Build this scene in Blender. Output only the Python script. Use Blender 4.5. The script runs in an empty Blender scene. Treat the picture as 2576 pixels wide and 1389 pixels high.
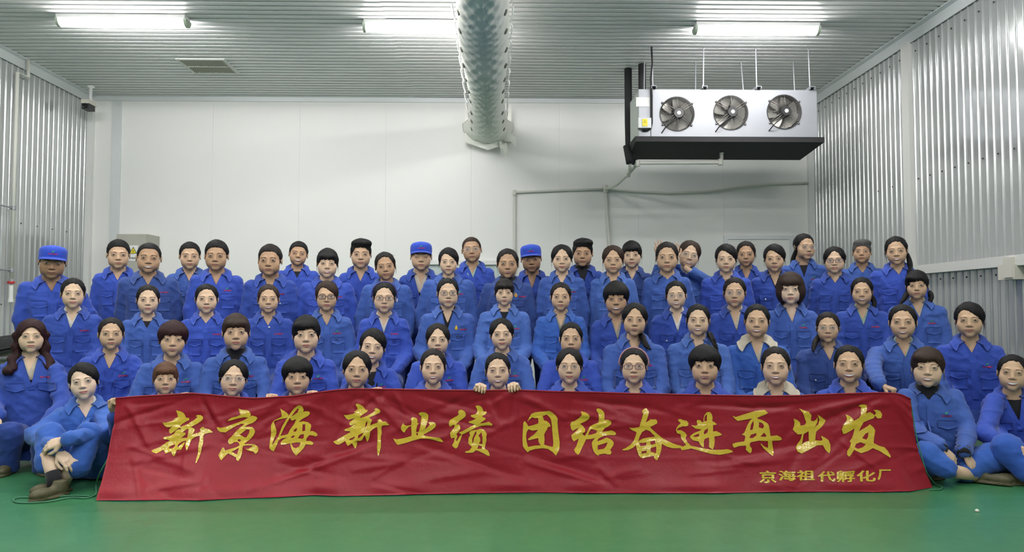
import bpy, bmesh, math, random
import numpy as np
from mathutils import Vector, Matrix

# ------------------------------------------------------------------ camera, world, exposure
FPX, CXP, CYP = 1935.0, 1288.0, 694.5
CAM = np.array([0.0, 0.0, 1.03])
YAW, PITCH = math.radians(1.13), math.radians(2.6)
_f = np.array([math.sin(YAW) * math.cos(PITCH), math.cos(YAW) * math.cos(PITCH), math.sin(PITCH)])
_r = np.array([math.cos(YAW), -math.sin(YAW), 0.0])
_u = np.cross(_r, _f)
scene = bpy.context.scene
col = scene.collection
cam_data = bpy.data.cameras.new('camera')
cam_data.sensor_width = 36.0
cam_data.lens = FPX / 2576.0 * 36.0
cam = bpy.data.objects.new('camera', cam_data)
cam.matrix_world = Matrix(((_r[0], _u[0], -_f[0], CAM[0]), (_r[1], _u[1], -_f[1], CAM[1]), (_r[2], _u[2], -_f[2], CAM[2]), (0, 0, 0, 1)))
cam_data.clip_start = 0.05
col.objects.link(cam)
scene.camera = cam
world = bpy.data.worlds.new('world')
scene.world = world
world.use_nodes = True
world.node_tree.nodes['Background'].inputs[0].default_value = (0.5, 0.55, 0.55, 1)
world.node_tree.nodes['Background'].inputs[1].default_value = 0.05
scene.view_settings.view_transform = 'Standard'
scene.view_settings.look = 'None'
scene.view_settings.gamma = 1.0
scene.view_settings.use_curve_mapping = False
scene.view_settings.exposure = 0.0
LAMP_STRENGTH = 65.0


def P(px, py, d):
    """point of the place on the plane y = d that the photograph shows at pixel (px, py)"""
    ray = _f * FPX + _r * (px - CXP) + _u * (CYP - py)
    return CAM + ray * ((d - CAM[1]) / ray[1])


def proj(pts):
    q = np.asarray(pts) - CAM
    w = q @ _f
    return np.stack([CXP + FPX * (q @ _r) / w, CYP - FPX * (q @ _u) / w], -1)


# ------------------------------------------------------------------ materials
MATS = {}


def mat(name, color, rough=0.5, metal=0.0, spec=0.5, noise=None, bump=None, emit=None, alpha=None, coat=0.0, sheen=0.0, trans=0.0, sss=0.0):
    """procedural principled material; noise=(scale, amount), bump=(scale, strength, distance[, stretch])"""
    if name in MATS:
        return MATS[name]
    m = bpy.data.materials.new(name)
    m.use_nodes = True
    nt = m.node_tree
    b = nt.nodes['Principled BSDF']
    c = (color[0], color[1], color[2], 1)
    b.inputs['Base Color'].default_value = c
    b.inputs['Roughness'].default_value = rough
    b.inputs['Metallic'].default_value = metal
    b.inputs['Specular IOR Level'].default_value = spec
    b.inputs['Coat Weight'].default_value = coat
    b.inputs['Sheen Weight'].default_value = sheen
    b.inputs['Transmission Weight'].default_value = trans
    if sss:
        b.inputs['Subsurface Weight'].default_value = sss
        b.inputs['Subsurface Radius'].default_value = (0.012, 0.005, 0.003)
        b.inputs['Subsurface Scale'].default_value = 0.5
    if emit:
        b.inputs['Emission Color'].default_value = (emit[0], emit[1], emit[2], 1)
        b.inputs['Emission Strength'].default_value = emit[3]
    if alpha is not None:
        b.inputs['Alpha'].default_value = alpha
    tc = nt.nodes.new('ShaderNodeTexCoord')
    if noise:
        n = nt.nodes.new('ShaderNodeTexNoise')
        n.inputs['Scale'].default_value = noise[0]
        n.inputs['Detail'].default_value = 2
        mp = nt.nodes.new('ShaderNodeMapping')
        if len(noise) > 2:
            mp.inputs['Scale'].default_value = noise[2]
        nt.links.new(tc.outputs['Object'], mp.inputs['Vector'])
        nt.links.new(mp.outputs['Vector'], n.inputs['Vector'])
        mx = nt.nodes.new('ShaderNodeMix')
        mx.data_type = 'RGBA'
        a = noise[1]
        mx.inputs['A'].default_value = (c[0] * (1 - a), c[1] * (1 - a), c[2] * (1 - a), 1)
        mx.inputs['B'].default_value = (min(1, c[0] * (1 + a)), min(1, c[1] * (1 + a)), min(1, c[2] * (1 + a)), 1)
        nt.links.new(n.outputs['Fac'], mx.inputs['Factor'])
        nt.links.new(mx.outputs['Result'], b.inputs['Base Color'])
    if bump:
        n = nt.nodes.new('ShaderNodeTexNoise')
        n.inputs['Scale'].default_value = bump[0]
        n.inputs['Detail'].default_value = 3
        n.inputs['Roughness'].default_value = 0.6
        mp = nt.nodes.new('ShaderNodeMapping')
        if len(bump) > 3:
            mp.inputs['Scale'].default_value = bump[3]
        nt.links.new(tc.outputs['Object'], mp.inputs['Vector'])
        nt.links.new(mp.outputs['Vector'], n.inputs['Vector'])
        bp = nt.nodes.new('ShaderNodeBump')
        bp.inputs['Strength'].default_value = bump[1]
        bp.inputs['Distance'].default_value = bump[2]
        nt.links.new(n.outputs['Fac'], bp.inputs['Height'])
        nt.links.new(bp.outputs['Normal'], b.inputs['Normal'])
    MATS[name] = m
    return m


# ------------------------------------------------------------------ mesh helpers
class MB:
    """collects vertices and faces (with a material slot each) and links them as one mesh object"""

    def __init__(self):
        self.v, self.f, self.m, self.n = [], [], [], 0

    def add(self, verts, faces, mi=0):
        verts = np.asarray(verts, float).reshape(-1, 3)
        o = self.n
        self.v.append(verts)
        self.n += len(verts)
        for f in faces:
            self.f.append([i + o for i in f])
            self.m.append(mi)
        return self

    def box(self, c, s, mi=0, rot=None):
        c, s = np.array(c, float), np.array(s, float) / 2
        v = np.array([[x, y, z] for x in (-1, 1) for y in (-1, 1) for z in (-1, 1)], float) * s
        if rot is not None:
            v = v @ np.array(rot).T
        return self.add(v + c, [(0, 1, 3, 2), (4, 6, 7, 5), (0, 4, 5, 1), (2, 3, 7, 6), (0, 2, 6, 4), (1, 5, 7, 3)], mi)

    def tube(self, pts, r, n=8, mi=0, caps=True, closed=False):
        pts = np.asarray(pts, float)
        k = len(pts)
        r = np.broadcast_to(np.asarray(r, float), (k,))
        if closed:
            tan = np.roll(pts, -1, 0) - np.roll(pts, 1, 0)
        else:
            tan = np.gradient(pts, axis=0)
        tan /= np.linalg.norm(tan, axis=1)[:, None] + 1e-12
        up = np.array([0, 0, 1.0]) if abs(tan[0][2]) < 0.9 else np.array([1.0, 0, 0])
        V = []
        nrm = None
        for i in range(k):
            nrm = up - tan[i] * (up @ tan[i]) if nrm is None else nrm - tan[i] * (nrm @ tan[i])
            nrm = nrm / (np.linalg.norm(nrm) + 1e-12)
            bi = np.cross(tan[i], nrm)
            for j in range(n):
                a = 2 * math.pi * j / n
                V.append(pts[i] + r[i] * (math.cos(a) * nrm + math.sin(a) * bi))
        F = []
        for i in range(k if closed else k - 1):
            i2 = (i + 1) % k
            for j in range(n):
                j2 = (j + 1) % n
                F.append((i * n + j, i * n + j2, i2 * n + j2, i2 * n + j))
        if caps and not closed:
            F.append(tuple(range(n))[::-1])
            F.append(tuple((k - 1) * n + j for j in range(n)))
        return self.add(V, F, mi)

    def lathe(self, prof, c, axis='z', n=24, mi=0):
        """prof: (radius, height) pairs turned about an axis through c"""
        V, F = [], []
        for (r, h) in prof:
            for j in range(n):
                a = 2 * math.pi * j / n
                p = (r * math.cos(a), r * math.sin(a), h)
                if axis == 'y':
                    p = (p[0], p[2], p[1])
                elif axis == 'x':
                    p = (p[2], p[0], p[1])
                V.append((p[0] + c[0], p[1] + c[1], p[2] + c[2]))
        for i in range(len(prof) - 1):
            for j in range(n):
                j2 = (j + 1) % n
                F.append((i * n + j, i * n + j2, (i + 1) * n + j2, (i + 1) * n + j))
        F.append(tuple(range(n))[::-1])
        F.append(tuple((len(prof) - 1) * n + j for j in range(n)))
        return self.add(V, F, mi)

    def build(self, name, mats, parent=None, smooth=False, kind=None):
        me = bpy.data.meshes.new(name)
        v = np.concatenate(self.v) if self.v else np.zeros((0, 3))
        me.vertices.add(len(v))
        me.vertices.foreach_set('co', v.astype(np.float32).ravel())
        lens = np.fromiter((len(f) for f in self.f), int, len(self.f))
        flat = np.fromiter((i for f in self.f for i in f), int, int(lens.sum()))
        me.loops.add(len(flat))
        me.loops.foreach_set('vertex_index', flat)
        me.polygons.add(len(lens))
        st = np.concatenate([[0], np.cumsum(lens)[:-1]]) if len(lens) else np.zeros(0, int)
        me.polygons.foreach_set('loop_start', st)
        me.polygons.foreach_set('loop_total', lens)
        me.polygons.foreach_set('material_index', np.array(self.m, int))
        me.polygons.foreach_set('use_smooth', np.full(len(lens), bool(smooth)))
        for m in (mats if isinstance(mats, (list, tuple)) else [mats]):
            me.materials.append(m)
        me.update(calc_edges=True)
        me.validate()
        return link(name, me, parent, kind)


def link(name, data, parent=None, kind=None):
    o = bpy.data.objects.new(name, data)
    col.objects.link(o)
    if parent is not None:
        o.parent = parent
    if kind:
        o['kind'] = kind
    return o


def tag(o, label, cat, group=None):
    o['label'] = label
    o['category'] = cat
    if group:
        o['group'] = group
    return o


def empty(name, loc=(0, 0, 0)):
    o = bpy.data.objects.new(name, None)
    o.location = loc
    o.empty_display_size = 0.1
    col.objects.link(o)
    return o


def fill2d(loops, depth=0.0, name='tmp'):
    """fills closed 2D outlines (first outer, others holes) and returns verts (n,2/3) and faces"""
    cu = bpy.data.curves.new(name, 'CURVE')
    cu.dimensions = '2D'
    cu.fill_mode = 'BOTH'
    cu.extrude = depth
    for lp in loops:
        sp = cu.splines.new('POLY')
        sp.points.add(len(lp) - 1)
        for i, (x, y) in enumerate(lp):
            sp.points[i].co = (x, y, 0, 1)
        sp.use_cyclic_u = True
    o = bpy.data.objects.new(name, cu)
    me = o.to_mesh()
    v = np.array([tuple(p.co) for p in me.vertices])
    f = [tuple(p.vertices) for p in me.polygons]
    o.to_mesh_clear()
    bpy.data.objects.remove(o)
    bpy.data.curves.remove(cu)
    return v, f


def text2d(body, size=1.0, bold=0.0, depth=0.0):
    cu = bpy.data.curves.new('tmp', 'FONT')
    cu.body = body
    cu.size = size
    cu.offset = bold
    cu.extrude = depth
    cu.resolution_u = 2
    cu.align_x = 'CENTER'
    cu.align_y = 'CENTER'
    o = bpy.data.objects.new('tmp', cu)
    me = o.to_mesh()
    v = np.array([tuple(p.co) for p in me.vertices])
    f = [tuple(p.vertices) for p in me.polygons]
    o.to_mesh_clear()
    bpy.data.objects.remove(o)
    bpy.data.curves.remove(cu)
    if len(v):
        c = (v.min(0) + v.max(0)) / 2
        v = v - c
    return v, f


# ------------------------------------------------------------------ distance fields -> meshes
def smin(a, b, k):
    h = np.clip(0.5 + 0.5 * (b - a) / k, 0, 1)
    return b + (a - b) * h - k * h * (1 - h)


def smax(a, b, k):
    return -smin(-a, -b, k)


def d_ell(p, c, r):
    x, y, z = (p[0] - c[0]), (p[1] - c[1]), (p[2] - c[2])
    k0 = np.sqrt((x / r[0]) ** 2 + (y / r[1]) ** 2 + (z / r[2]) ** 2) + 1e-9
    k1 = np.sqrt((x / r[0] ** 2) ** 2 + (y / r[1] ** 2) ** 2 + (z / r[2] ** 2) ** 2) + 1e-9
    return k0 * (k0 - 1) / k1


def d_cone(p, a, b, ra, rb):
    a, b = np.asarray(a, float), np.asarray(b, float)
    ba = b - a
    q = [p[i] - a[i] for i in range(3)]
    t = np.clip((q[0] * ba[0] + q[1] * ba[1] + q[2] * ba[2]) / (ba @ ba + 1e-12), 0, 1)
    return np.sqrt((q[0] - t * ba[0]) ** 2 + (q[1] - t * ba[1]) ** 2 + (q[2] - t * ba[2]) ** 2) - (ra + (rb - ra) * t)


def snet(f, ax):
    """surface nets on a rectilinear grid"""
    xs, ys, zs = [np.asarray(a, float) for a in ax]
    F = np.asarray(f((xs[:, None, None], ys[None, :, None], zs[None, None, :])))
    F = np.broadcast_to(F, (len(xs), len(ys), len(zs))).copy()
    F[F == 0] = 1e-9
    n = F.shape
    acc = np.zeros((n[0] - 1, n[1] - 1, n[2] - 1, 3))
    cnt = np.zeros((n[0] - 1, n[1] - 1, n[2] - 1))
    A = [xs, ys, zs]
    crosses = []
    for k in range(3):
        a = np.take(F, np.arange(n[k] - 1), k)
        b = np.take(F, np.arange(1, n[k]), k)
        cr = (a < 0) != (b < 0)
        crosses.append((cr, a < 0))
        idx = np.argwhere(cr)
        va, vb = a[cr], b[cr]
        t = va / (va - vb)
        pos = np.empty((len(idx), 3))
        for j in range(3):
            if j == k:
                pos[:, j] = A[j][idx[:, j]] + t * (A[j][idx[:, j] + 1] - A[j][idx[:, j]])
            else:
                pos[:, j] = A[j][idx[:, j]]
        o1, o2 = [j for j in range(3) if j != k]
        for d1 in (0, -1):
            for d2 in (0, -1):
                c = idx.copy()
                c[:, o1] += d1
                c[:, o2] += d2
                ok = (c[:, o1] >= 0) & (c[:, o2] >= 0) & (c[:, o1] < n[o1] - 1) & (c[:, o2] < n[o2] - 1)
                np.add.at(acc, tuple(c[ok].T), pos[ok])
                np.add.at(cnt, tuple(c[ok].T), 1)
    act = cnt > 0
    vid = -np.ones(cnt.shape, int)
    vid[act] = np.arange(act.sum())
    V = acc[act] / cnt[act][:, None]
    Q = []
    for k in range(3):
        cr, neg = crosses[k]
        idx = np.argwhere(cr)
        sgn = neg[cr]
        o1, o2 = [(1, 2), (2, 0), (0, 1)][k]
        ok = (idx[:, o1] > 0) & (idx[:, o2] > 0) & (idx[:, o1] < n[o1] - 1) & (idx[:, o2] < n[o2] - 1)
        idx, sgn = idx[ok], sgn[ok]

        def cell(d1, d2):
            c = idx.copy()
            c[:, o1] += d1
            c[:, o2] += d2
            return vid[tuple(c.T)]
        q = np.stack([cell(-1, -1), cell(0, -1), cell(0, 0), cell(-1, 0)], 1)
        q[~sgn] = q[~sgn][:, ::-1]
        Q.append(q)
    return V, np.concatenate(Q)


def vnormals(V, Q):
    N = np.zeros_like(V)
    fn = np.cross(V[Q[:, 2]] - V[Q[:, 0]], V[Q[:, 3]] - V[Q[:, 1]])
    for j in range(4):
        np.add.at(N, Q[:, j], fn)
    return N / (np.linalg.norm(N, axis=1)[:, None] + 1e-12)


def axis(*segs):
    """axis((start, stop, step), ...) joined"""
    out = []
    for (a, b, s) in segs:
        k = max(1, int(round((b - a) / s)))
        out += [a + (b - a) * i / k for i in range(k)]
    out.append(segs[-1][1])
    return np.array(out)


def sstep(x, a, b):
    t = np.clip((x - a) / (b - a), 0, 1)
    return t * t * (3 - 2 * t)


def rotm(yaw, pitch, roll):
    """yaw + turns to picture right, pitch + looks up, roll + tips the crown to picture right (degrees)"""
    y, p, r = math.radians(yaw), math.radians(pitch), math.radians(roll)
    Rz = np.array([[math.cos(y), -math.sin(y), 0], [math.sin(y), math.cos(y), 0], [0, 0, 1]])
    Rx = np.array([[1, 0, 0], [0, math.cos(p), math.sin(p)], [0, -math.sin(p), math.cos(p)]])
    Ry = np.array([[math.cos(r), 0, math.sin(r)], [0, 1, 0], [-math.sin(r), 0, math.cos(r)]])
    return Ry @ Rz @ Rx
# ------------------------------------------------------------------ the room
YB, YF = 10.0, -4.5
XL, XR = P(221, 500, YB)[0], P(2044, 500, YB)[0]
H = P(1250, 247, YB)[2]

M_WALL = mat('panel_white', (0.83, 0.83, 0.81), 0.42, spec=0.35, noise=(0.8, 0.03), bump=(3.0, 0.06, 0.01))
M_RIB = mat('sheet_white_steel', (0.55, 0.565, 0.57), 0.17, 0.55, noise=(1.5, 0.05), bump=(4.0, 0.10, 0.02))
M_CEIL = mat('sheet_grey_steel', (0.76, 0.76, 0.755), 0.40, 0.05, spec=0.35, noise=(1.2, 0.05, (0.4, 1, 1)))
M_ALU = mat('aluminium_trim', (0.70, 0.73, 0.74), 0.38, 0.2)
M_TRIM = mat('trim_painted', (0.66, 0.66, 0.63), 0.4)
M_GALV = mat('galvanised_steel', (0.33, 0.34, 0.37), 0.42, 0.30, noise=(5, 0.07), bump=(40, 0.05, 0.002))
M_BLACKRUB = mat('black_foam', (0.016, 0.016, 0.018), 0.75, bump=(40, 0.4, 0.004))
M_PVC = mat('pipe_grey_plastic', (0.66, 0.66, 0.60), 0.45)
M_DARK = mat('dark_metal', (0.03, 0.03, 0.032), 0.5)
M_WHITEP = mat('white_paint', (0.78, 0.78, 0.77), 0.4)
M_CREAM = mat('cream_plastic', (0.62, 0.60, 0.52), 0.5)


def floor_material():
    m = bpy.data.materials.new('epoxy_green')
    m.use_nodes = True
    nt = m.node_tree
    b = nt.nodes['Principled BSDF']
    tc = nt.nodes.new('ShaderNodeTexCoord')
    n1 = nt.nodes.new('ShaderNodeTexNoise')
    n1.inputs['Scale'].default_value = 1.1
    n1.inputs['Detail'].default_value = 6
    n2 = nt.nodes.new('ShaderNodeTexNoise')
    n2.inputs['Scale'].default_value = 9
    n2.inputs['Detail'].default_value = 5
    mx = nt.nodes.new('ShaderNodeMix')
    mx.data_type = 'RGBA'
    mx.inputs['A'].default_value = (0.029, 0.155, 0.057, 1)
    mx.inputs['B'].default_value = (0.048, 0.202, 0.085, 1)
    nt.links.new(tc.outputs['Object'], n1.inputs['Vector'])
    nt.links.new(tc.outputs['Object'], n2.inputs['Vector'])
    nt.links.new(n1.outputs['Fac'], mx.inputs['Factor'])
    nt.links.new(mx.outputs['Result'], b.inputs['Base Color'])
    mr = nt.nodes.new('ShaderNodeMapRange')
    mr.inputs['To Min'].default_value = 0.26
    mr.inputs['To Max'].default_value = 0.42
    nt.links.new(n2.outputs['Fac'], mr.inputs['Value'])
    nt.links.new(mr.outputs['Result'], b.inputs['Roughness'])
    bp = nt.nodes.new('ShaderNodeBump')
    bp.inputs['Strength'].default_value = 0.08
    bp.inputs['Distance'].default_value = 0.01
    nt.links.new(n2.outputs['Fac'], bp.inputs['Height'])
    nt.links.new(bp.outputs['Normal'], b.inputs['Normal'])
    b.inputs['Specular IOR Level'].default_value = 0.55
    return m


floor = MB().box(((XL + XR) / 2, (YB + YF) / 2, -0.05), (XR - XL + 0.6, YB - YF + 0.6, 0.1)).build('floor', floor_material(), kind='structure')


def corrugated(prof, a0, a1, period, place):
    """profile (offset along, height) repeated from a0 to a1; place(along, height, end) -> point"""
    pts = []
    a = a0
    while a < a1:
        for (o, h) in prof:
            if a + o < a1:
                pts.append((a + o, h))
        a += period
    pts.append((a1, 0))
    V = [place(a, h, 0) for (a, h) in pts] + [place(a, h, 1) for (a, h) in pts]
    n = len(pts)
    return V, [(i, i + 1, n + i + 1, n + i) for i in range(n - 1)]


# ceiling of ribbed sheets, lapping at one seam
ceil = MB().box(((XL + XR) / 2, (YB + YF) / 2, H + 0.09), (XR - XL + 0.6, YB - YF + 0.6, 0.08)).build('ceiling', M_CEIL, kind='structure')
CP = 0.1045
cprof = [(0.0, 0.0), (0.062, 0.0), (0.069, 0.034), (0.097, 0.034)]
for (x0, x1, dz) in ((XL, -1.06, -0.004), (-1.10, XR, 0.0)):
    V, F = corrugated(cprof, YF, YB, CP, lambda a, h, e: (x0 if e == 0 else x1, a, H + dz + h))
    MB().add(V, F).build('ceiling_sheet', M_CEIL, ceil)

# back wall of flat panels with fine joints
wb = MB().box(((XL + XR) / 2, YB + 0.12, H / 2), (XR - XL + 0.6, 0.1, H)).build('wall_back', M_WALL, kind='structure')
seams = [XL] + [P(px, 500, YB)[0] for px in (294, 533, 752, 970, 1185, 1408, 1605, 1820)] + [XR]
for a, b in zip(seams[:-1], seams[1:]):
    g = 0.0012
    MB().box(((a + b) / 2, YB + 0.035, H / 2), (b - a - g, 0.07, H)).build('wall_panel', M_WALL, wb)

# side walls of ribbed sheets
rprof = [(0.0, 0.0)] + [(0.089 - 0.009 * math.cos(a), 0.014 * math.sin(a)) for a in np.linspace(0, math.pi, 7)]


def side_wall(name, x, sgn, parts):
    w = MB().box((x + sgn * 0.08, (YB + YF) / 2, H / 2), (0.1, YB - YF + 0.4, H)).build(name, M_RIB, kind='structure')
    for (y0, y1, z0, z1, dx) in parts:
        V, F = corrugated(rprof, y0, y1, 0.1, lambda a, h, e: (x - sgn * (h + dx), a, z0 if e == 0 else z1))
        if sgn > 0:
            F = [f[::-1] for f in F]
        o = MB().add(V, F).build('wall_sheet', M_RIB, w)
        n_ = len(V) // 2
        o.data.polygons.foreach_set('use_smooth', [bool(abs(V[i][0] - V[i + 1][0]) > 1e-5) for i in range(n_ - 1)])
    return w


YT = 7.58            # vertical joint of the right wall
ZR = P(2340, 678, 7.3)[2]
wr_ = side_wall('wall_right', XR, 1, ((YT, YB, 0, H, 0.0), (YF, YT, ZR, H, 0.002), (YF, YT, 0, ZR, 0.0)))
wl_ = side_wall('wall_left', XL, -1, ((YF, YB, 0, H, 0.0),))
MB().box(((XL + XR) / 2, YF - 0.05, H / 2), (XR - XL + 0.6, 0.1, H)).build('wall_front', mat('panel_grey', (0.45, 0.46, 0.45), 0.5), kind='structure')


def trim(name, c, s, m):
    return MB().box(c, s).build(name, m, kind='structure')


trim('trim_1', ((XL + XR) / 2, YB - 0.012, H - 0.035), (XR - XL, 0.024, 0.06), M_ALU)
t2 = MB()
t2.box((XL + 0.045, (YB + YF) / 2, H - 0.006), (0.09, YB - YF, 0.010)).box((XL + 0.020, (YB + YF) / 2, H - 0.055), (0.010, YB - YF, 0.10))
t2.build('trim_2', M_ALU, kind='structure')
t3 = MB()
t3.box((XR - 0.045, (YB + YF) / 2, H - 0.006), (0.09, YB - YF, 0.010)).box((XR - 0.022, (YB + YF) / 2, H - 0.06), (0.012, YB - YF, 0.11))
t3.build('trim_3', M_ALU, kind='structure')
trim('trim_4', (XR - 0.025, YT, H / 2 - 0.05), (0.05, 0.13, H - 0.1), M_TRIM)
trim('trim_5', (P(294, 400, YB)[0], YB - 0.014, H / 2 - 0.035), (0.115, 0.028, H - 0.07), M_ALU)
trim('trim_6', (XL + 0.035, YB - 0.035, H / 2), (0.07, 0.07, H - 0.1), M_WHITEP)
trim('trim_7', (XR - 0.035, YB - 0.035, H / 2), (0.07, 0.07, H - 0.1), M_WHITEP)
# cable trunking along the right wall, with its screws and a junction cover
tk = tag(MB().box((XR - 0.055, (YT + 1.0) / 2 - 0.08, ZR), (0.07, YT - 1.0, 0.085)).build('cable_trunking', M_TRIM), 'white horizontal cable trunking running along the ribbed right wall', 'trunking')
tk['kind'] = 'thing'
jy = 5.98
jb = MB()
jb.box((XR - 0.055, jy + 0.05, ZR - 0.09), (0.11, 0.20, 0.12)).box((XR - 0.06, jy + 0.02, ZR - 0.055), (0.122, 0.10, 0.16))
tag(jb.build('junction_box', M_CREAM), 'cream junction box hanging under the trunking on the right wall', 'box')
bolt = MB().lathe([(0.008, 0.0), (0.008, -0.006), (0.004, -0.009)], (0, 0, 0), 'x', 8).build('wall_bolt', M_DARK)
bolt_me = bolt.data
bpy.data.objects.remove(bolt)
nb = 0
for (x, sgn, w, pts) in ((XR, 1, wr_, [(y, ZR - 0.10) for y in np.arange(6.1, 7.5, 0.2)] + [(YT - 0.15 - 0.2 * k, 2.33 + 0.0 * k) for k in range(8)] + [(YT + 0.15 + 0.2 * k, H - 0.22) for k in range(11)] + [(YT - 0.15 - 0.2 * k, H - 0.22) for k in range(8)] + [(YT + 0.05 + 0.3 * k, 2.33) for k in range(3)]),
                      (XL, -1, wl_, [(8.6 + 0.3 * k, 2.0) for k in range(4)] + [(8.3 + 0.3 * k, 1.1) for k in range(3)])):
    for (y, z) in pts:
        o = link('wall_bolt', bolt_me, w)
        o.location = (x - (0.012 if sgn > 0 else -0.012), y, z)
        o.rotation_euler = (0, 0, 0 if sgn > 0 else math.pi)

# window and door in the back wall
def wx_(px):
    return P(px, 600, YB)[0]


def wz_(py, d=YB):
    return P(1250, py, d)[2]


M_PANE = mat('window_glass', (0.55, 0.62, 0.62), 0.08, spec=0.7)
x0, x1, zt, zb = wx_(1034), wx_(1266), wz_(656), 0.85
w1 = MB()
for (a, b, c, e) in ((x0, x1, zt - 0.055, zt), (x0, x1, zb, zb + 0.05), (x0, x0 + 0.05, zb + 0.05, zt - 0.055), (x1 - 0.05, x1, zb + 0.05, zt - 0.055), ((x0 + x1) / 2 - 0.03, (x0 + x1) / 2 + 0.03, zb + 0.05, zt - 0.055)):
    w1.box(((a + b) / 2, YB - 0.03, (c + e) / 2), (b - a, 0.06, e - c))
w1 = w1.build('window_1', M_WHITEP, kind='structure')
for (a, b) in ((x0 + 0.05, (x0 + x1) / 2 - 0.03), ((x0 + x1) / 2 + 0.03, x1 - 0.05)):
    MB().box(((a + b) / 2, YB - 0.012, (zb + zt) / 2), (b - a, 0.008, zt - zb - 0.08)).build('pane', M_PANE, w1)
MB().box(((x0 + x1) / 2, YB - 0.05, zb - 0.02), (x1 - x0 + 0.1, 0.10, 0.03)).build('window_sill', M_WHITEP, w1)

x0, x1, zt = wx_(1819), wx_(1994), wz_(592)
d1 = MB().box(((x0 + x1) / 2, YB - 0.012, (zt - 0.05) / 2), (x1 - x0 - 0.10, 0.02, zt - 0.05)).build('door_1', M_WALL, kind='structure')
fr = MB()
for (a, b, c, e) in ((x0, x0 + 0.055, 0, zt), (x1 - 0.055, x1, 0, zt), (x0 + 0.055, x1 - 0.055, zt - 0.05, zt)):
    fr.box(((a + b) / 2, YB - 0.02, (c + e) / 2), (b - a, 0.04, e - c))
fr.build('door_frame', M_ALU, d1)
MB().tube([(x1 - 0.12, YB - 0.03, 1.0), (x1 - 0.12, YB - 0.07, 1.0), (x1 - 0.24, YB - 0.07, 1.0)], 0.011, 8).build('door_handle', M_ALU, d1)

# ------------------------------------------------------------------ lamps: strip lamps with a white diffuser in rows under the ceiling
M_TUBE = mat('diffuser_light', (0.9, 0.9, 0.9), 0.4, emit=(1.0, 0.985, 0.965, LAMP_STRENGTH))
M_CAP = mat('lamp_end', (0.35, 0.42, 0.33), 0.5)
LZ = H - 0.085


def lamp(x, y, label):
    t = empty('strip_lamp', (x, y, LZ))
    tag(t, label, 'lamp', 'strip lamps under the ceiling')
    MB().box((0, 0, 0.062), (1.20, 0.135, 0.036)).build('lamp_housing', M_WHITEP, t)
    a = np.linspace(0, math.pi, 11)
    V = [(x, 0.064 * math.cos(k), 0.044 - 0.066 * math.sin(k)) for x in (-0.585, 0.585) for k in a]
    F = [(i, i + 1, 12 + i, 11 + i) for i in range(10)] + [tuple(range(11))[::-1], tuple(range(11, 22))]
    MB().add(V, F).build('lamp_diffuser', M_TUBE, t)
    for e in (-1, 1):
        V = [(e * x, 0.067 * math.cos(k), 0.046 - 0.070 * math.sin(k)) for x in (0.585, 0.612) for k in a]
        MB().add(V, [f[::-1] if e > 0 else f for f in F] + [(0, 11, 21, 10)]).build('end_cap', M_CAP, t)
    return t


LX = [P(317, 68, 7.3)[0], P(1075, 75, 7.36)[0], P(1900, 75, 7.36)[0]]
lamp(LX[0], 7.25, 'lit white strip lamp above the left half, nearest the left wall')
lamp(LX[1], 7.33, 'lit white strip lamp partly hidden behind the white fabric duct')
lamp(LX[2], 7.33, 'lit white strip lamp above the hanging air cooler')
for (y, nm) in ((5.3, 'over the people'), (3.3, 'ahead of the banner'), (1.3, 'over the camera'), (-0.7, 'at the rear of the room')):
    for x, sd in zip(LX, ('left', 'middle', 'right')):
        lamp(x, y, 'lit white strip lamp %s, %s of its row' % (nm, sd))

# ------------------------------------------------------------------ fabric air duct with its cables
DX, DW = -0.115, 0.225
y0, y1 = 1.2, 9.86
ny, na = 240, 32
ZC = 3.45
V, F = [], []
rg = np.random.RandomState(4)
for i in range(ny + 1):
    y = y0 + (y1 - y0) * i / ny
    t = i / ny
    w = DW * (0.92 + 0.06 * math.sin(y * 2.1)) + 0.02 * max(0, (y - 9.0))
    if y > 9.6:
        w += 0.10 * (y - 9.6) / 0.26
    dep = 0.27 + 0.012 * math.sin(y * 3.7)
    for j in range(na + 1):
        a = math.pi * (j / na)          # from +x rim, under the belly, to -x rim
        px_ = math.cos(a)
        ph = 15 * y - 7 * abs(px_) + 1.6 * math.sin(3.1 * y)
        r = 1 + 0.075 * (0.5 - abs(math.sin(ph))) * (1 - 0.5 * abs(px_)) + 0.030 * math.sin(33 * y + 11 * abs(px_) + 2 * math.sin(5 * y))
        V.append((DX + w * px_ * (1 + 0.015 * math.sin(17 * y)), y, ZC - dep * math.sin(a) ** 0.8 * r))
for i in range(ny):
    for j in range(na):
        b = i * (na + 1) + j
        F.append((b, b + 1, b + na + 2, b + na + 1))
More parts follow.
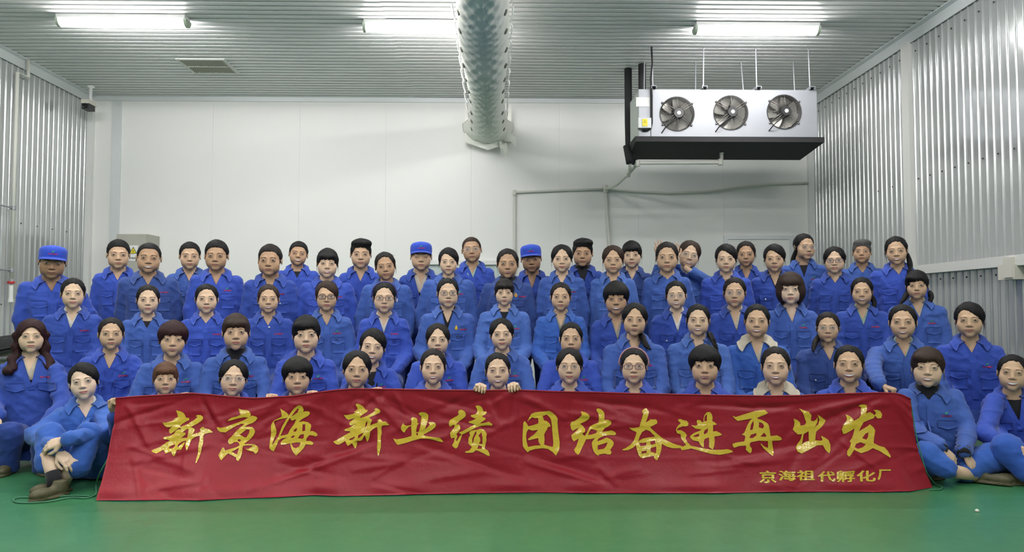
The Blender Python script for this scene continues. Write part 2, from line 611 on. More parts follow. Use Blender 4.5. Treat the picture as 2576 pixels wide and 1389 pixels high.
# flat top between the rims and the closed end
top0 = len(V)
for i in range(ny + 1):
    y = y0 + (y1 - y0) * i / ny
    V.append((DX, y, ZC + 0.05))
for i in range(ny):
    a, b = i * (na + 1), (i + 1) * (na + 1)
    F.append((a, b, top0 + i + 1, top0 + i))
    F.append((a + na, top0 + i, top0 + i + 1, b + na))
F.append(tuple(ny * (na + 1) + j for j in range(na + 1)) + (top0 + ny,))
M_DUCT = mat('duct_fabric', (0.86, 0.86, 0.80), 0.9, spec=0.1, noise=(6, 0.06), bump=(18, 0.4, 0.02))
duct = MB().add(V, F).build('fabric_duct', M_DUCT, smooth=True)
tag(duct, 'white fabric air duct hanging under the ceiling along the room', 'air duct')
M_HOLE = mat('duct_opening', (0.20, 0.20, 0.17), 0.9)
for k, y in enumerate(np.arange(2.0, 9.8, 0.42)):
    for s in (-1, 1):
        a = math.pi * (0.5 + s * 0.33)
        i = int((y - y0) / (y1 - y0) * ny)
        c = np.array(V[i * (na + 1) + int(round(a / math.pi * na))])
        c2 = np.array(V[i * (na + 1) + int(round(a / math.pi * na)) + 1])
        tgt = (c2 - c) / np.linalg.norm(c2 - c)
        nrm = np.array([-s * -1.0 * 0, 0, 0]) + np.array([math.cos(a), 0, -math.sin(a)])
        nrm = nrm / np.linalg.norm(nrm)
        m = MB()
        ring = [c + nrm * 0.010 + tgt * 0.022 * math.cos(b) + np.array([0, 1.0, 0]) * 0.038 * math.sin(b) for b in np.linspace(0, 2 * math.pi, 13)[:-1]]
        ring2 = [p - nrm * 0.02 for p in ring]
        m.add(ring + ring2, [tuple(range(12))] + [(q, (q + 1) % 12, 12 + (q + 1) % 12, 12 + q) for q in range(12)])
        m.build('air_hole', M_HOLE, duct)
for s in (-1, 1):
    xs = DX + s * (DW + 0.012)
    MB().tube([(xs, y, ZC + 0.012 + 0.006 * math.sin(y * 5)) for y in np.linspace(y0, 9.95, 60)], 0.005, 6).build('duct_cable', M_WHITEP, duct)
    for y in np.arange(1.6, 9.8, 0.40):
        MB().tube([(xs, y, ZC + 0.016), (xs + s * 0.012, y + 0.02, ZC - 0.01), (xs + s * 0.002, y + 0.05, ZC - 0.06), (xs - s * 0.02, y + 0.06, ZC - 0.11)], 0.0055, 6).build('cable_loop', M_WHITEP, duct)
    MB().lathe([(0.02, 0), (0.02, -0.02), (0.008, -0.03), (0.008, -0.05)], (xs, YB - 0.001, ZC + 0.012), 'y', 10).build('cable_anchor', M_DARK, duct)
# loose folded end of the fabric
u = np.linspace(0, 1, 9)
G = np.array([[(DX + 0.20 + 0.16 * a, 9.78 - 0.05 * math.sin(3 * a), 3.36 - 0.10 * a - 0.13 * b + 0.015 * math.sin(6 * a + 4 * b)) for a in u] for b in np.linspace(0, 1, 6)])


def thin(G, t):
    n, m = G.shape[:2]
    A = G.reshape(-1, 3)
    B = A + np.array([0, t, 0])
    F = [(i * m + j, i * m + j + 1, (i + 1) * m + j + 1, (i + 1) * m + j) for i in range(n - 1) for j in range(m - 1)]
    F += [tuple(k + n * m for k in f[::-1]) for f in F]
    return np.concatenate([A, B]), F


MB().add(*thin(G, 0.012)).build('fabric_flap', M_DUCT, duct, smooth=True)
G2 = np.array([[(DX + 0.14 + 0.10 * a + 0.03 * b, 9.80 - 0.03 * math.sin(4 * b), 3.20 - 0.03 * a - 0.15 * b + 0.02 * math.sin(9 * a)) for a in u] for b in np.linspace(0, 1, 6)])
MB().add(*thin(G2, 0.012)).build('fabric_flap', M_DUCT, duct, smooth=True)
G3 = np.array([[(DX - 0.30 + 0.60 * a, 9.83, 3.21 - 0.10 * (1 - abs(2 * a - 1)) - b * 0.01 + 0.06 * abs(2 * a - 1) * (1 - b)) for a in np.linspace(0, 1, 13)] for b in np.linspace(-6, 1, 5)])
MB().add(*thin(G3, 0.02)).build('fabric_flap', M_DUCT, duct, smooth=True)

# ------------------------------------------------------------------ ceiling vent grille
vx0, vx1, vy0, vy1 = -3.56, -3.02, 8.46, 8.98
vent = MB()
for (a, b, c, e) in ((vx0, vx1, vy0, vy0 + 0.035), (vx0, vx1, vy1 - 0.035, vy1), (vx0, vx0 + 0.035, vy0 + 0.035, vy1 - 0.035), (vx1 - 0.035, vx1, vy0 + 0.035, vy1 - 0.035)):
    vent.box(((a + b) / 2, (c + e) / 2, H - 0.008), (b - a, e - c, 0.016))
vent = vent.build('ceiling_vent', M_TRIM)
tag(vent, 'square slatted vent grille set in the ribbed ceiling', 'vent')
MB().box(((vx0 + vx1) / 2, (vy0 + vy1) / 2, H + 0.012), (vx1 - vx0 - 0.05, vy1 - vy0 - 0.05, 0.01)).build('vent_backing', mat('vent_dark', (0.05, 0.05, 0.035), 0.8), vent)
sl = MB().box((0, 0, 0), (0.006, vy1 - vy0 - 0.07, 0.022), rot=rotm(0, 0, 30)).build('slat', mat('slat_metal', (0.45, 0.45, 0.36), 0.5, 0.1))
sl_me = sl.data
bpy.data.objects.remove(sl)
for x in np.linspace(vx0 + 0.05, vx1 - 0.05, 20):
    o = link('slat', sl_me, vent)
    o.location = (x, (vy0 + vy1) / 2, H - 0.006)
MB().box(((vx0 + vx1) / 2, (vy0 + vy1) / 2, H - 0.012), (vx1 - vx0 - 0.07, 0.012, 0.012)).build('vent_crossbar', M_TRIM, vent)

# ------------------------------------------------------------------ security camera
c0 = P(228, 232, 9.55)
cc = empty('security_camera', (c0[0], 9.55, H))
tag(cc, 'white and black security camera on a post in the left ceiling corner', 'camera')
MB().lathe([(0.045, 0), (0.045, -0.02), (0.02, -0.03), (0.018, -0.16), (0.028, -0.19)], (0, 0, 0), 'z', 14).build('mount', M_WHITEP, cc, smooth=True)
MB().box((0, -0.03, -0.225), (0.10, 0.19, 0.05)).build('camera_hood', M_CREAM, cc)
MB().box((0, -0.045, -0.280), (0.088, 0.15, 0.075)).build('camera_body', M_DARK, cc)
MB().lathe([(0.030, 0), (0.030, -0.012), (0.018, -0.014)], (0, -0.12, -0.280), 'y', 14).build('camera_lens', mat('black_glass', (0.01, 0.01, 0.012), 0.1), cc)

# ------------------------------------------------------------------ electrical cabinet with its warning plate
M_CAB = mat('cabinet_grey', (0.42, 0.41, 0.36), 0.5, noise=(6, 0.06))
dF = 9.66
xa, xb = P(293, 600, dF)[0], P(372, 600, dF)[0]
zt = P(300, 589, dF)[2]
cab = empty('electrical_cabinet', ((xa + xb) / 2, YB, 0.0))
tag(cab, 'grey metal electrical cabinet on the back wall with a shock warning plate', 'cabinet')
cw = xb - xa
MB().box((0, -(YB - dF) / 2 - 0.006, (zt + 1.15) / 2), (cw, YB - dF - 0.012, zt - 1.15)).build('cabinet_body', M_CAB, cab)
MB().box((0, -(YB - dF) - 0.008, (zt + 1.15) / 2), (cw - 0.02, 0.016, zt - 1.17)).build('cabinet_door', M_CAB, cab)
MB().box((-cw / 2 + 0.05, -(YB - dF) - 0.022, 1.5), (0.02, 0.014, 0.09)).build('cabinet_lock', M_DARK, cab)
pc = P(335, 637, dF - 0.02)
sx, sz = pc[0] - (xa + xb) / 2, pc[2]
sy = -(YB - dF) - 0.019
pl = MB().box((sx, sy, sz), (0.118, 0.004, 0.195)).build('warning_plate', M_WHITEP, cab)
tri = [(0.058 * math.sin(a), 0.058 * math.cos(a)) for a in (0, 2.094, 4.189)]


def flat(v2, k, cx, cz, y):
    return [(cx + p[0] * k, y, cz + p[1] * k) for p in v2]


MB().add(flat(tri, 1.0, sx, sz + 0.022, sy - 0.003), [(0, 2, 1)]).build('warning_triangle', mat('sign_black', (0.02, 0.02, 0.02), 0.5), pl)
MB().add(flat(tri, 0.78, sx, sz + 0.022, sy - 0.004), [(0, 2, 1)]).build('warning_triangle_fill', mat('sign_yellow', (0.75, 0.62, 0.03), 0.5), pl)
bolt_l = [(0.006, 0.026), (-0.010, 0.002), (0.001, 0.003), (-0.004, -0.018), (0.011, 0.008), (0.001, 0.007)]
bv, bf = fill2d([bolt_l])
MB().add([(sx + p[0], sy - 0.005, sz + 0.020 + p[1]) for p in bv], bf).build('lightning_mark', mat('sign_black', (0.02, 0.02, 0.02)), pl)
tv, tf = text2d('有电危险', 0.024, 0.0003)
MB().add([(sx + p[0], sy - 0.004, sz - 0.062 + p[1]) for p in tv], tf).build('warning_text', mat('sign_black', (0.02, 0.02, 0.02)), pl)

# ------------------------------------------------------------------ air cooler hanging from the ceiling
AD, AB = 8.0, 8.52
ax0, ax1 = P(1607, 300, AD)[0], P(2055, 300, AD)[0]
az1, az0 = P(1830, 226, AD)[2], P(1830, 347, AD)[2]
ac = empty('air_cooler', ((ax0 + ax1) / 2, (AD + AB) / 2, az0))
tag(ac, 'galvanised ceiling air cooler with three fans and a black drip tray', 'air cooler')
O = np.array([(ax0 + ax1) / 2, (AD + AB) / 2, az0])
fans = [P(px, py, AD) for (px, py) in ((1703, 287), (1838, 284), (1972, 282))]
FR = 43.5 * AD / FPX
rect = [(ax0, az0), (ax1, az0), (ax1, az1), (ax0, az1)]
loops = [rect] + [[(f[0] + FR * math.cos(a), f[2] + FR * math.sin(a)) for a in np.linspace(0, 2 * math.pi, 41)[:-1]] for f in fans]
fv, ff = fill2d(loops, 0.004)
MB().add([(p[0] - O[0], AD + p[2] - O[1], p[1] - O[2]) for p in fv], ff).build('front_panel', M_GALV, ac)
bx = MB()
hx, hy, hz = (ax1 - ax0) / 2, (AB - AD) / 2, az1 - az0
bx.box((0, hy - 0.005, hz / 2), (2 * hx, 0.01, hz)).box((0, 0, hz - 0.005), (2 * hx, 2 * hy - 0.02, 0.01)).box((0, 0, 0.005), (2 * hx, 2 * hy - 0.02, 0.01))
bx.build('casing', M_GALV, ac)
for s in (-1, 1):
    MB().box((s * (hx - 0.006), 0, hz / 2), (0.012, 2 * hy - 0.02, hz - 0.02)).build('side_panel', mat('cooler_side', (0.55, 0.60, 0.55), 0.45, 0.2), ac)
MB().box((0, 0.18, hz / 2), (2 * hx - 0.05, 0.02, hz - 0.03)).build('coil_core', M_DARK, ac)
for k, px in enumerate((1676, 1770, 1905)):
    xx = P(px if k else 1637, 300, AD)[0] - O[0]
MB().box((P(1637, 300, AD)[0] - O[0], -hy - 0.006, hz / 2), (0.006, 0.006, hz - 0.01)).build('panel_joint', M_DARK, ac)
# drip tray
dt = MB()
dz = 0.055
tv = [(-hx - 0.05, -hy - 0.06, 0.0), (hx + 0.05, -hy - 0.06, 0.0), (hx + 0.05, hy + 0.02, 0.0), (-hx - 0.05, hy + 0.02, 0.0),
      (-hx - 0.05, -hy - 0.06, -dz), (hx + 0.05, -hy - 0.06, -dz), (hx + 0.02, hy + 0.0, -0.13), (-hx - 0.02, hy + 0.0, -0.13)]
dt.add(tv, [(0, 1, 2, 3), (4, 7, 6, 5), (0, 4, 5, 1), (1, 5, 6, 2), (2, 6, 7, 3), (3, 7, 4, 0)])
dt.build('drip_tray', M_BLACKRUB, ac)
M_GUARD = mat('guard_wire', (0.20, 0.19, 0.18), 0.35, 0.7)
M_BLADE = mat('fan_blade', (0.36, 0.35, 0.32), 0.35, 0.5)
for fi, f in enumerate(fans):
    c = np.array([f[0], AD, f[2]]) - O
    fan = MB()
    fan.lathe([(FR, -0.012), (FR + 0.006, -0.012), (FR + 0.006, 0.10), (FR - 0.002, 0.10), (FR - 0.002, -0.010)], (c[0], c[1], c[2]), 'y', 40)
    fan.f = fan.f[:-2]
    fan.m = fan.m[:-2]
    fan = fan.build('fan', M_DARK, ac, smooth=False)
    MB().lathe([(FR - 0.004, 0.0), (FR - 0.004, 0.006)], (c[0], c[1] + 0.10, c[2]), 'y', 32).build('fan_back', M_DARK, fan)
    for k in range(7):
        a0 = 2 * math.pi * k / 7 + 0.4 * fi
        G = []
        for r in np.linspace(0.055, FR * 0.93, 6):
            row = []
            for t in np.linspace(-0.5, 0.5, 6):
                wv = 0.75 + 0.12 * (r / FR)
                a = a0 + t * wv - 0.45 * (r / FR)
                row.append((c[0] + r * math.cos(a), c[1] + 0.050 - t * 0.055, c[2] + r * math.sin(a)))
            G.append(row)
        MB().add(*thin(np.array(G), 0.003)).build('blade', M_BLADE, fan, smooth=True)
    MB().lathe([(0.0, -0.055), (0.050, -0.055), (0.056, -0.045), (0.056, 0.03), (0.05, 0.06)], (c[0] + 0.008, c[1], c[2]), 'y', 22).build('motor', mat('motor_black', (0.022, 0.022, 0.024), 0.35), fan)
    MB().lathe([(0.0, -0.0585), (0.020, -0.0585), (0.020, -0.055)], (c[0] + 0.008, c[1], c[2]), 'y', 16).build('motor_label', M_WHITEP, fan)
    g = MB()
    for r in np.linspace(0.075, FR + 0.004, 10):
        yy = -0.042 + 0.030 * (r / FR) ** 3
        g.tube([(c[0] + r * math.cos(a), c[1] + yy, c[2] + r * math.sin(a)) for a in np.linspace(0, 2 * math.pi, 33)[:-1]], 0.0016, 5, closed=True)
    for a in (0.6, 2.5, 3.8, 5.6):
        for e in (-0.045, 0.045):
            g.tube([(c[0] + r * math.cos(a) - e * 0.25 * math.sin(a), c[1] - 0.046 + 0.034 * (r / FR) ** 3, c[2] + r * math.sin(a) + e * 0.25 * math.cos(a)) for r in np.linspace(0.05, FR + 0.016, 6)], 0.0028, 5)
        g.lathe([(0.011, 0), (0.011, -0.012)], (c[0] + (FR + 0.016) * math.cos(a), c[1] - 0.001, c[2] + (FR + 0.016) * math.sin(a)), 'y', 8)
    for a in (0, math.pi / 2, math.pi, 3 * math.pi / 2):
        g.tube([(c[0] + r * math.cos(a), c[1] - 0.043 + 0.030 * (r / FR) ** 3, c[2] + r * math.sin(a)) for r in np.linspace(0.06, FR, 5)], 0.0018, 5)
    g.build('fan_guard', M_GUARD, fan, smooth=True)
    MB().tube([(c[0], c[1] - 0.05, c[2] - 0.05), (c[0] - 0.06, c[1] - 0.06, c[2] - 0.09), (c[0] - 0.13, c[1] - 0.05, c[2] - 0.15), (c[0] - 0.165, c[1] - 0.004, c[2] - 0.205)], 0.006, 7).build('fan_cable', M_BLACKRUB, fan, smooth=True)
# terminal box, label holder, cable
tb = P(1619, 313, AD) - O
tbx = MB().box((tb[0], -hy - 0.035, tb[2]), (0.135, 0.07, 0.105)).build('terminal_box', mat('box_grey', (0.58, 0.60, 0.60), 0.45), ac)
MB().box((tb[0], -hy - 0.072, tb[2] + 0.002), (0.055, 0.003, 0.075)).build('warning_sticker', mat('sign_yellow', (0.75, 0.62, 0.03)), tbx)
MB().add(flat(tri, 0.36, tb[0], tb[2] + 0.010, -hy - 0.075), [(0, 2, 1)]).build('sticker_triangle', mat('sticker_line', (0.30, 0.24, 0.02), 0.5), tbx)
MB().add(flat(tri, 0.27, tb[0], tb[2] + 0.010, -hy - 0.0757), [(0, 2, 1)]).build('sticker_fill', mat('sign_yellow', (0.75, 0.62, 0.03)), tbx)
MB().add([(tb[0] + p[0] * 0.55, -hy - 0.0764, tb[2] + 0.010 + p[1] * 0.55) for p in bv], bf).build('sticker_bolt', mat('sticker_line', (0.30, 0.24, 0.02)), tbx)
lb = P(1617, 257, AD) - O
MB().box((lb[0], -hy - 0.006, lb[2]), (0.145, 0.006, 0.10)).build('label_sleeve', mat('clear_plastic', (0.68, 0.68, 0.66), 0.12, spec=0.8), ac)
pts = [P(1639, 118, AD - 0.02), P(1641, 160, AD - 0.03), P(1637, 200, AD - 0.03), P(1640, 240, AD - 0.03), P(1640, 310, AD - 0.03), P(1637, 324, AD - 0.03), P(1628, 328, AD - 0.03), P(1616, 328, AD - 0.03)]
MB().tube(np.array(pts) - O, 0.010, 8).build('power_cable', M_BLACKRUB, ac, smooth=True)
# hanging rods and brackets
for (pt, pb, dd) in (((1640, 118), (1642, 232), AD + 0.02), ((1770, 119), (1769, 240), AD + 0.02), ((1901, 118), (1904, 239), AD + 0.02), ((2033, 117), (2038, 235), AD + 0.02),
                     ((1621, 155), (1620, 226), AB - 0.06), ((1750, 154), (1749, 226), AB - 0.06), ((1864, 156), (1872, 226), AB - 0.06), ((1995, 152), (2000, 226), AB - 0.06)):
    b = P(pb[0], pb[1], dd)
    t = P(pt[0], pt[1], dd)
    t[2] = H
    b[2] = az1 - 0.06 if dd < 8.2 else az1
    MB().tube(np.array([b, t]) - O, 0.0075, 8).build('hanger_rod', M_GALV, ac)
for px in (1642, 1769, 1904, 2038):
    b = P(px, 232, AD + 0.02) - O
    bk = MB()
    bk.box((b[0], 0.0, hz + 0.025), (0.05, 2 * hy + 0.10, 0.006)).box((b[0] - 0.025, 0.0, hz + 0.016), (0.005, 2 * hy + 0.10, 0.03)).box((b[0] + 0.025, 0.0, hz + 0.016), (0.005, 2 * hy + 0.10, 0.03))
    bk.build('hanger_bracket', M_GALV, ac)
# black insulated pipes
pa = P(1580, 172, 8.74)
p1 = [(pa[0], 8.74, H), (pa[0], 8.74, 3.2), (pa[0], 8.70, az0 - 0.05), (pa[0] + 0.05, 8.62, az0 - 0.14)]
tag(MB().tube(p1, 0.043, 12).build('insulated_pipe', M_BLACKRUB, smooth=True), 'long black foam-wrapped pipe dropping from the ceiling beside the air cooler', 'pipe', 'black pipes of the cooler')
pb_ = P(1615, 160, 8.58)
tag(MB().tube([(pb_[0], 8.58, H), (pb_[0], 8.58, az1 - 0.02)], 0.043, 12).build('insulated_pipe', M_BLACKRUB, smooth=True), 'short black foam-wrapped pipe entering the top rear of the air cooler', 'pipe', 'black pipes of the cooler')
pe = P(1585, 412, 8.30)
tag(MB().tube([(pe[0] - 0.03, 8.32, az0 - 0.02), (pe[0] - 0.012, 8.30, az0 - 0.13), (pe[0], 8.30, pe[2])], [0.043, 0.046, 0.043], 12).build('insulated_pipe', M_BLACKRUB, smooth=True), 'black foam-wrapped pipe stub hanging under the left end of the cooler', 'pipe', 'black pipes of the cooler')
# grey plastic drain pipes
dp = MB()
dr = [P(1815, 372, 8.30), P(1815, 403, 8.30), P(1808, 409, 8.30), P(1612, 410, 8.30), P(1602, 413, 8.34), P(1581, 437, 8.85), P(1553, 463, 9.5), P(1540, 470, 9.75), P(1523, 476, 9.955)]
dp.tube(dr, 0.021, 10)
dp.tube([P(1585, 412, 8.30), P(1584, 430, 8.5), P(1580, 438, 8.86)], 0.021, 10)
drain = dp.build('drain_pipe', M_PVC, smooth=True)
tag(drain, 'grey plastic drain pipe from the cooler tray down to the back wall', 'pipe')
for (p, r) in ((P(1815, 378, 8.30), 0.030), (P(1812, 408, 8.30), 0.028), (P(1604, 411, 8.31), 0.027), (P(1580, 438, 8.86), 0.028)):
    MB().lathe([(r * 0.8, -0.035), (r, -0.03), (r, 0.03), (r * 0.8, 0.035)], p, 'z', 10).build('pipe_fitting', M_PVC, drain, smooth=True)
w2 = MB()
w2.tube([P(1523, 476, 9.955), P(1528, 540, 9.955), P(1534, 620, 9.955), P(1540, 760, 9.955)], 0.021, 10)
wp = w2.build('wall_pipe', M_PVC, smooth=True)
tag(wp, 'grey vertical pipe dropping down the back wall below the drain tee', 'pipe')
MB().tube([P(1523, 466, 9.955), P(1524, 486, 9.955)], 0.032, 10).build('pipe_tee', M_PVC, wp, smooth=True)
hp = MB()
hp.tube([P(1523, 476, 9.96), P(1440, 478, 9.96), P(1360, 481, 9.96), P(1295, 484, 9.96)], 0.015, 8)
hp.tube([P(1295, 484, 9.96), P(1295, 560, 9.96), P(1295, 660, 9.96), P(1296, 760, 9.96)], 0.016, 8)
hp.lathe([(0.022, -0.04), (0.022, 0.04)], P(1295, 486, 9.96), 'z', 10)
tag(hp.build('wall_pipe', M_PVC, smooth=True), 'pale pipe running left from the drain tee then down the back wall', 'pipe')
hp = MB()
hp.tube([P(1523, 476, 9.96), P(1600, 482, 9.96), P(1680, 486, 9.96), P(1780, 482, 9.96), P(1860, 471, 9.96), P(1940, 463, 9.96), P(2037, 460, 9.96)], 0.015, 8)
hp.tube([P(2037, 460, 9.95), P(2037, 372, 9.95), (P(2037, 372, 9.95)[0], 9.95, H - 0.07)], 0.015, 8)
tag(hp.build('wall_pipe', M_PVC, smooth=True), 'pale sagging pipe running right from the drain tee to the wall corner', 'pipe')

# ------------------------------------------------------------------ pipe and valve on the left wall
lw = XL + 0.075
yl = 8.36
pz = lambda py: P(28, py, yl)[2]
lp = MB().tube([(lw, 8.55, H), (lw, 8.55, pz(182)), (lw, yl, pz(182)), (lw, yl, pz(700))], 0.020, 10).build('wall_pipe', M_PVC, smooth=True)
tag(lp, 'thin pipe with a red ring valve running down the ribbed left wall', 'pipe')
MB().lathe([(0.028, -0.02), (0.028, 0.02)], (lw, yl, pz(708)), 'z', 12).build('valve_nut', M_GALV, lp)
MB().lathe([(0.034, -0.014), (0.038, 0.0), (0.034, 0.014)], (lw, yl, pz(711)), 'z', 12).build('valve_ring', mat('valve_red', (0.45, 0.03, 0.03), 0.4), lp)
MB().tube([(lw, yl, pz(718)), (lw, yl, pz(752))], 0.022, 10).build('pipe_end', M_WHITEP, lp)
MB().tube([(lw, yl, pz(752)), (lw, yl, pz(760))], 0.027, 10).build('pipe_end_cap', M_WHITEP, lp)
for py in (523, 680):
    MB().tube([(XL + 0.01, yl - 0.35, pz(py)), (lw, yl - 0.30, pz(py)), (lw, yl, pz(py))], 0.010, 7).build('pipe_bracket', M_GALV, lp)
    MB().lathe([(0.028, -0.02), (0.028, 0.02)], (lw, yl, pz(py)), 'z', 10).build('pipe_clamp', M_GALV, lp)

# ------------------------------------------------------------------ covered machine at the left edge
mx_ = P(2, 870, 7.6)
mc = empty('covered_machine', (max(mx_[0] - 0.35, XL + 0.52), 7.6, 0))
tag(mc, 'grey machine under a dark cover beside the left wall', 'machine')
ct = P(5, 872, 7.6)[2]
MB().box((0, 0, ct / 2 + 0.03), (0.80, 0.6, ct - 0.06)).build('machine_body', mat('machine_grey', (0.30, 0.29, 0.24), 0.6, noise=(8, 0.3), bump=(12, 0.5, 0.03)), mc)
G = np.array([[(-0.48 + 0.96 * a, -0.36 + 0.72 * b, ct + 0.09 - 0.10 * (abs(2 * a - 1) ** 6 + abs(2 * b - 1) ** 6) + 0.025 * math.sin(9 * a + 5 * b) * math.cos(7 * b)) for a in np.linspace(0, 1, 25)] for b in np.linspace(0, 1, 17)])


def thinz(G, t):
    n, m = G.shape[:2]
    A = G.reshape(-1, 3)
    B = A - np.array([0, 0, t])
    F = [(i * m + j, i * m + j + 1, (i + 1) * m + j + 1, (i + 1) * m + j) for i in range(n - 1) for j in range(m - 1)]
    F += [tuple(k + n * m for k in f[::-1]) for f in F]
    return np.concatenate([A, B]), F


MB().add(*thinz(G, 0.03)).build('dark_cover', mat('dark_canvas', (0.02, 0.02, 0.022), 0.85, bump=(25, 0.6, 0.02)), mc, smooth=True)
MB().tube([(0.1, -0.34, ct - 0.10), (0.43, -0.34, ct - 0.08), (0.46, -0.30, ct - 0.10)], 0.018, 8).build('machine_handle', M_GALV, mc, smooth=True)
for (a, b) in ((-0.35, -0.25), (0.35, -0.25), (-0.35, 0.25), (0.35, 0.25)):
    MB().box((a, b, 0.035), (0.06, 0.06, 0.07)).build('machine_foot', M_DARK, mc)
# ------------------------------------------------------------------ people: head, hair, clothes
SKINS = [(0.71, 0.515, 0.385), (0.645, 0.45, 0.310), (0.56, 0.37, 0.24), (0.455, 0.28, 0.17), (0.33, 0.192, 0.115)]
LIPS = [(0.50, 0.17, 0.16), (0.46, 0.16, 0.145), (0.40, 0.14, 0.125), (0.31, 0.115, 0.095), (0.23, 0.09, 0.07)]
HAIRS = {'black': (0.007, 0.0065, 0.007), 'dark': (0.013, 0.010, 0.009), 'brown': (0.036, 0.020, 0.014), 'red': (0.028, 0.008, 0.009), 'grey': (0.085, 0.082, 0.08), 'auburn': (0.10, 0.045, 0.022)}
BLUES = [(0.036, 0.080, 0.43), (0.030, 0.070, 0.35), (0.048, 0.108, 0.385), (0.068, 0.148, 0.46), (0.034, 0.072, 0.26), (0.038, 0.116, 0.44)]


def skin_m(i):
    return mat('skin_%d' % i, SKINS[i], 0.5, spec=0.35, noise=(60, 0.05), bump=(900, 0.15, 0.0006))


def lips_m(i):
    return mat('lips_%d' % i, LIPS[i], 0.4, spec=0.4)


M_SCLERA = mat('eye_white', (0.58, 0.53, 0.48), 0.3)
M_IRIS = mat('eye_iris', (0.018, 0.011, 0.009), 0.15)
M_LASH = mat('lash', (0.03, 0.02, 0.018), 0.7)
M_BROW = mat('eyebrow', (0.11, 0.07, 0.05), 0.9, spec=0.1)
M_MOUTH = mat('mouth_inside', (0.06, 0.02, 0.018), 0.6)
M_TEETH = mat('teeth', (0.85, 0.82, 0.75), 0.3)
M_BLUSH = None
NK = np.array([0.0, 0.046, -0.120])       # neck base in head coordinates


def torso_sections(p, wx, pel, ka=1.0, kb=1.0, grow=0.0):
    """elliptical lofted torso hanging from the neck base at the origin down to pel"""
    z = p[2]
    t = z / pel[2]
    tk = [-0.06, 0.0, 0.05, 0.11, 0.2, 0.35, 0.6, 0.8, 1.0, 1.15]
    ak = np.array([.050, .068, .120, .166, .184, .188, .184, .188, .196, .196])
    bk = np.array([.050, .060, .078, .098, .117, .128, .124, .127, .135, .135])
    a = np.interp(t, tk, ak) * wx * ka + grow
    b = np.interp(t, tk, bk) * kb * (0.5 + 0.5 * wx) + grow
    tt = np.clip(t, 0, 2)
    cx, cy = pel[0] * tt, pel[1] * tt + 0.012
    k = np.sqrt(((p[0] - cx) / a) ** 2 + ((p[1] - cy) / b) ** 2)
    return (k - 1) * b * 0.92


def head_sdf(p):
    ax = (np.abs(p[0]), p[1], p[2])
    d = d_ell(p, (0, 0.016, 0.034), (0.0745, 0.092, 0.083))
    d = smin(d, d_ell(p, (0, -0.026, -0.022), (0.0600, 0.060, 0.076)), 0.022)
    d = smin(d, d_ell(ax, (0.044, -0.040, -0.026), (0.025, 0.030, 0.026)), 0.024)      # cheekbones
    d = smin(d, d_ell(ax, (0.034, -0.043, -0.054), (0.024, 0.028, 0.026)), 0.024)      # lower cheeks
    d = smin(d, d_ell(p, (0, -0.062, -0.090), (0.024, 0.023, 0.021)), 0.022)           # chin
    d = smin(d, d_ell(ax, (0.044, -0.012, -0.064), (0.015, 0.032, 0.024)), 0.022)      # jaw corner
    d = smin(d, d_ell(p, (0, -0.070, -0.056), (0.028, 0.019, 0.022)), 0.016)           # muzzle
    d = smax(d, -d_ell(ax, (0.032, -0.0990, 0.004), (0.018, 0.009, 0.0090)), 0.012)    # eye sockets
    d = smin(d, d_ell(ax, (0.0315, -0.0740, 0.005), (0.0160, 0.0140, 0.0120)), 0.008)  # lids over the eyeballs
    d = smin(d, d_ell(ax, (0.026, -0.079, 0.025), (0.026, 0.008, 0.009)), 0.016)       # brow ridge
    d = smin(d, d_cone(p, (0, -0.080, 0.012), (0, -0.0945, -0.024), 0.0080, 0.0105), 0.012)
    d = smin(d, d_ell(p, (0, -0.0960, -0.0285), (0.0120, 0.0100, 0.0092)), 0.006)
    d = smin(d, d_ell(ax, (0.0142, -0.0865, -0.0315), (0.0078, 0.0095, 0.0072)), 0.004)
    d = smin(d, d_ell(p, (0, -0.0840, -0.0560), (0.023, 0.0110, 0.0062)), 0.004)       # upper lip
    d = smin(d, d_ell(p, (0, -0.0825, -0.0672), (0.019, 0.0110, 0.0068)), 0.004)       # lower lip
    ear = d_ell(ax, (0.0785, 0.016, 0.000), (0.0075, 0.018, 0.028))
    ear = smax(ear, -d_ell(ax, (0.0875, 0.009, 0.0), (0.006, 0.010, 0.017)), 0.005)
    d = smin(d, ear, 0.006)
    return d


def bust_sdf(p):
    d = head_sdf(p)
    d = smin(d, d_cone(p, (0, 0.036, -0.05), (0, 0.050, -0.15), 0.043, 0.052), 0.010)
    q = (p[0] - NK[0], p[1] - NK[1], p[2] - NK[2])
    t = torso_sections(q, 0.96, (0, 0.0, -0.52), 0.74, 0.80)
    t = np.maximum(t, -(p[2] + 0.30))
    t = np.maximum(t, p[2] - NK[2] - 0.03)
    return smin(d, t, 0.03)


BUST_V, BUST_Q = snet(bust_sdf, (axis((-0.185, -0.09, 0.018), (-0.09, -0.056, 0.0072), (-0.056, 0.056, 0.0047), (0.056, 0.09, 0.0072), (0.09, 0.185, 0.018)),
                                 axis((-0.125, -0.055, 0.0040), (-0.055, 0.0, 0.009), (0.0, 0.17, 0.017)),
                                 axis((-0.32, -0.22, 0.025), (-0.22, -0.115, 0.012), (-0.115, 0.034, 0.0046), (0.034, 0.13, 0.0125))))

# front-depth map of the face for laying eyes, brows and lips on it
_hx = np.linspace(-0.075, 0.075, 76)
_hz = np.linspace(-0.125, 0.085, 106)
_y = np.full((76, 106), -0.16)
for _ in range(60):
    _y = _y + 0.7 * np.clip(bust_sdf((_hx[:, None] + 0 * _y, _y, _hz[None, :] + 0 * _y)), -0.02, 0.05)
FACE_Y = np.minimum(_y, 0.05)


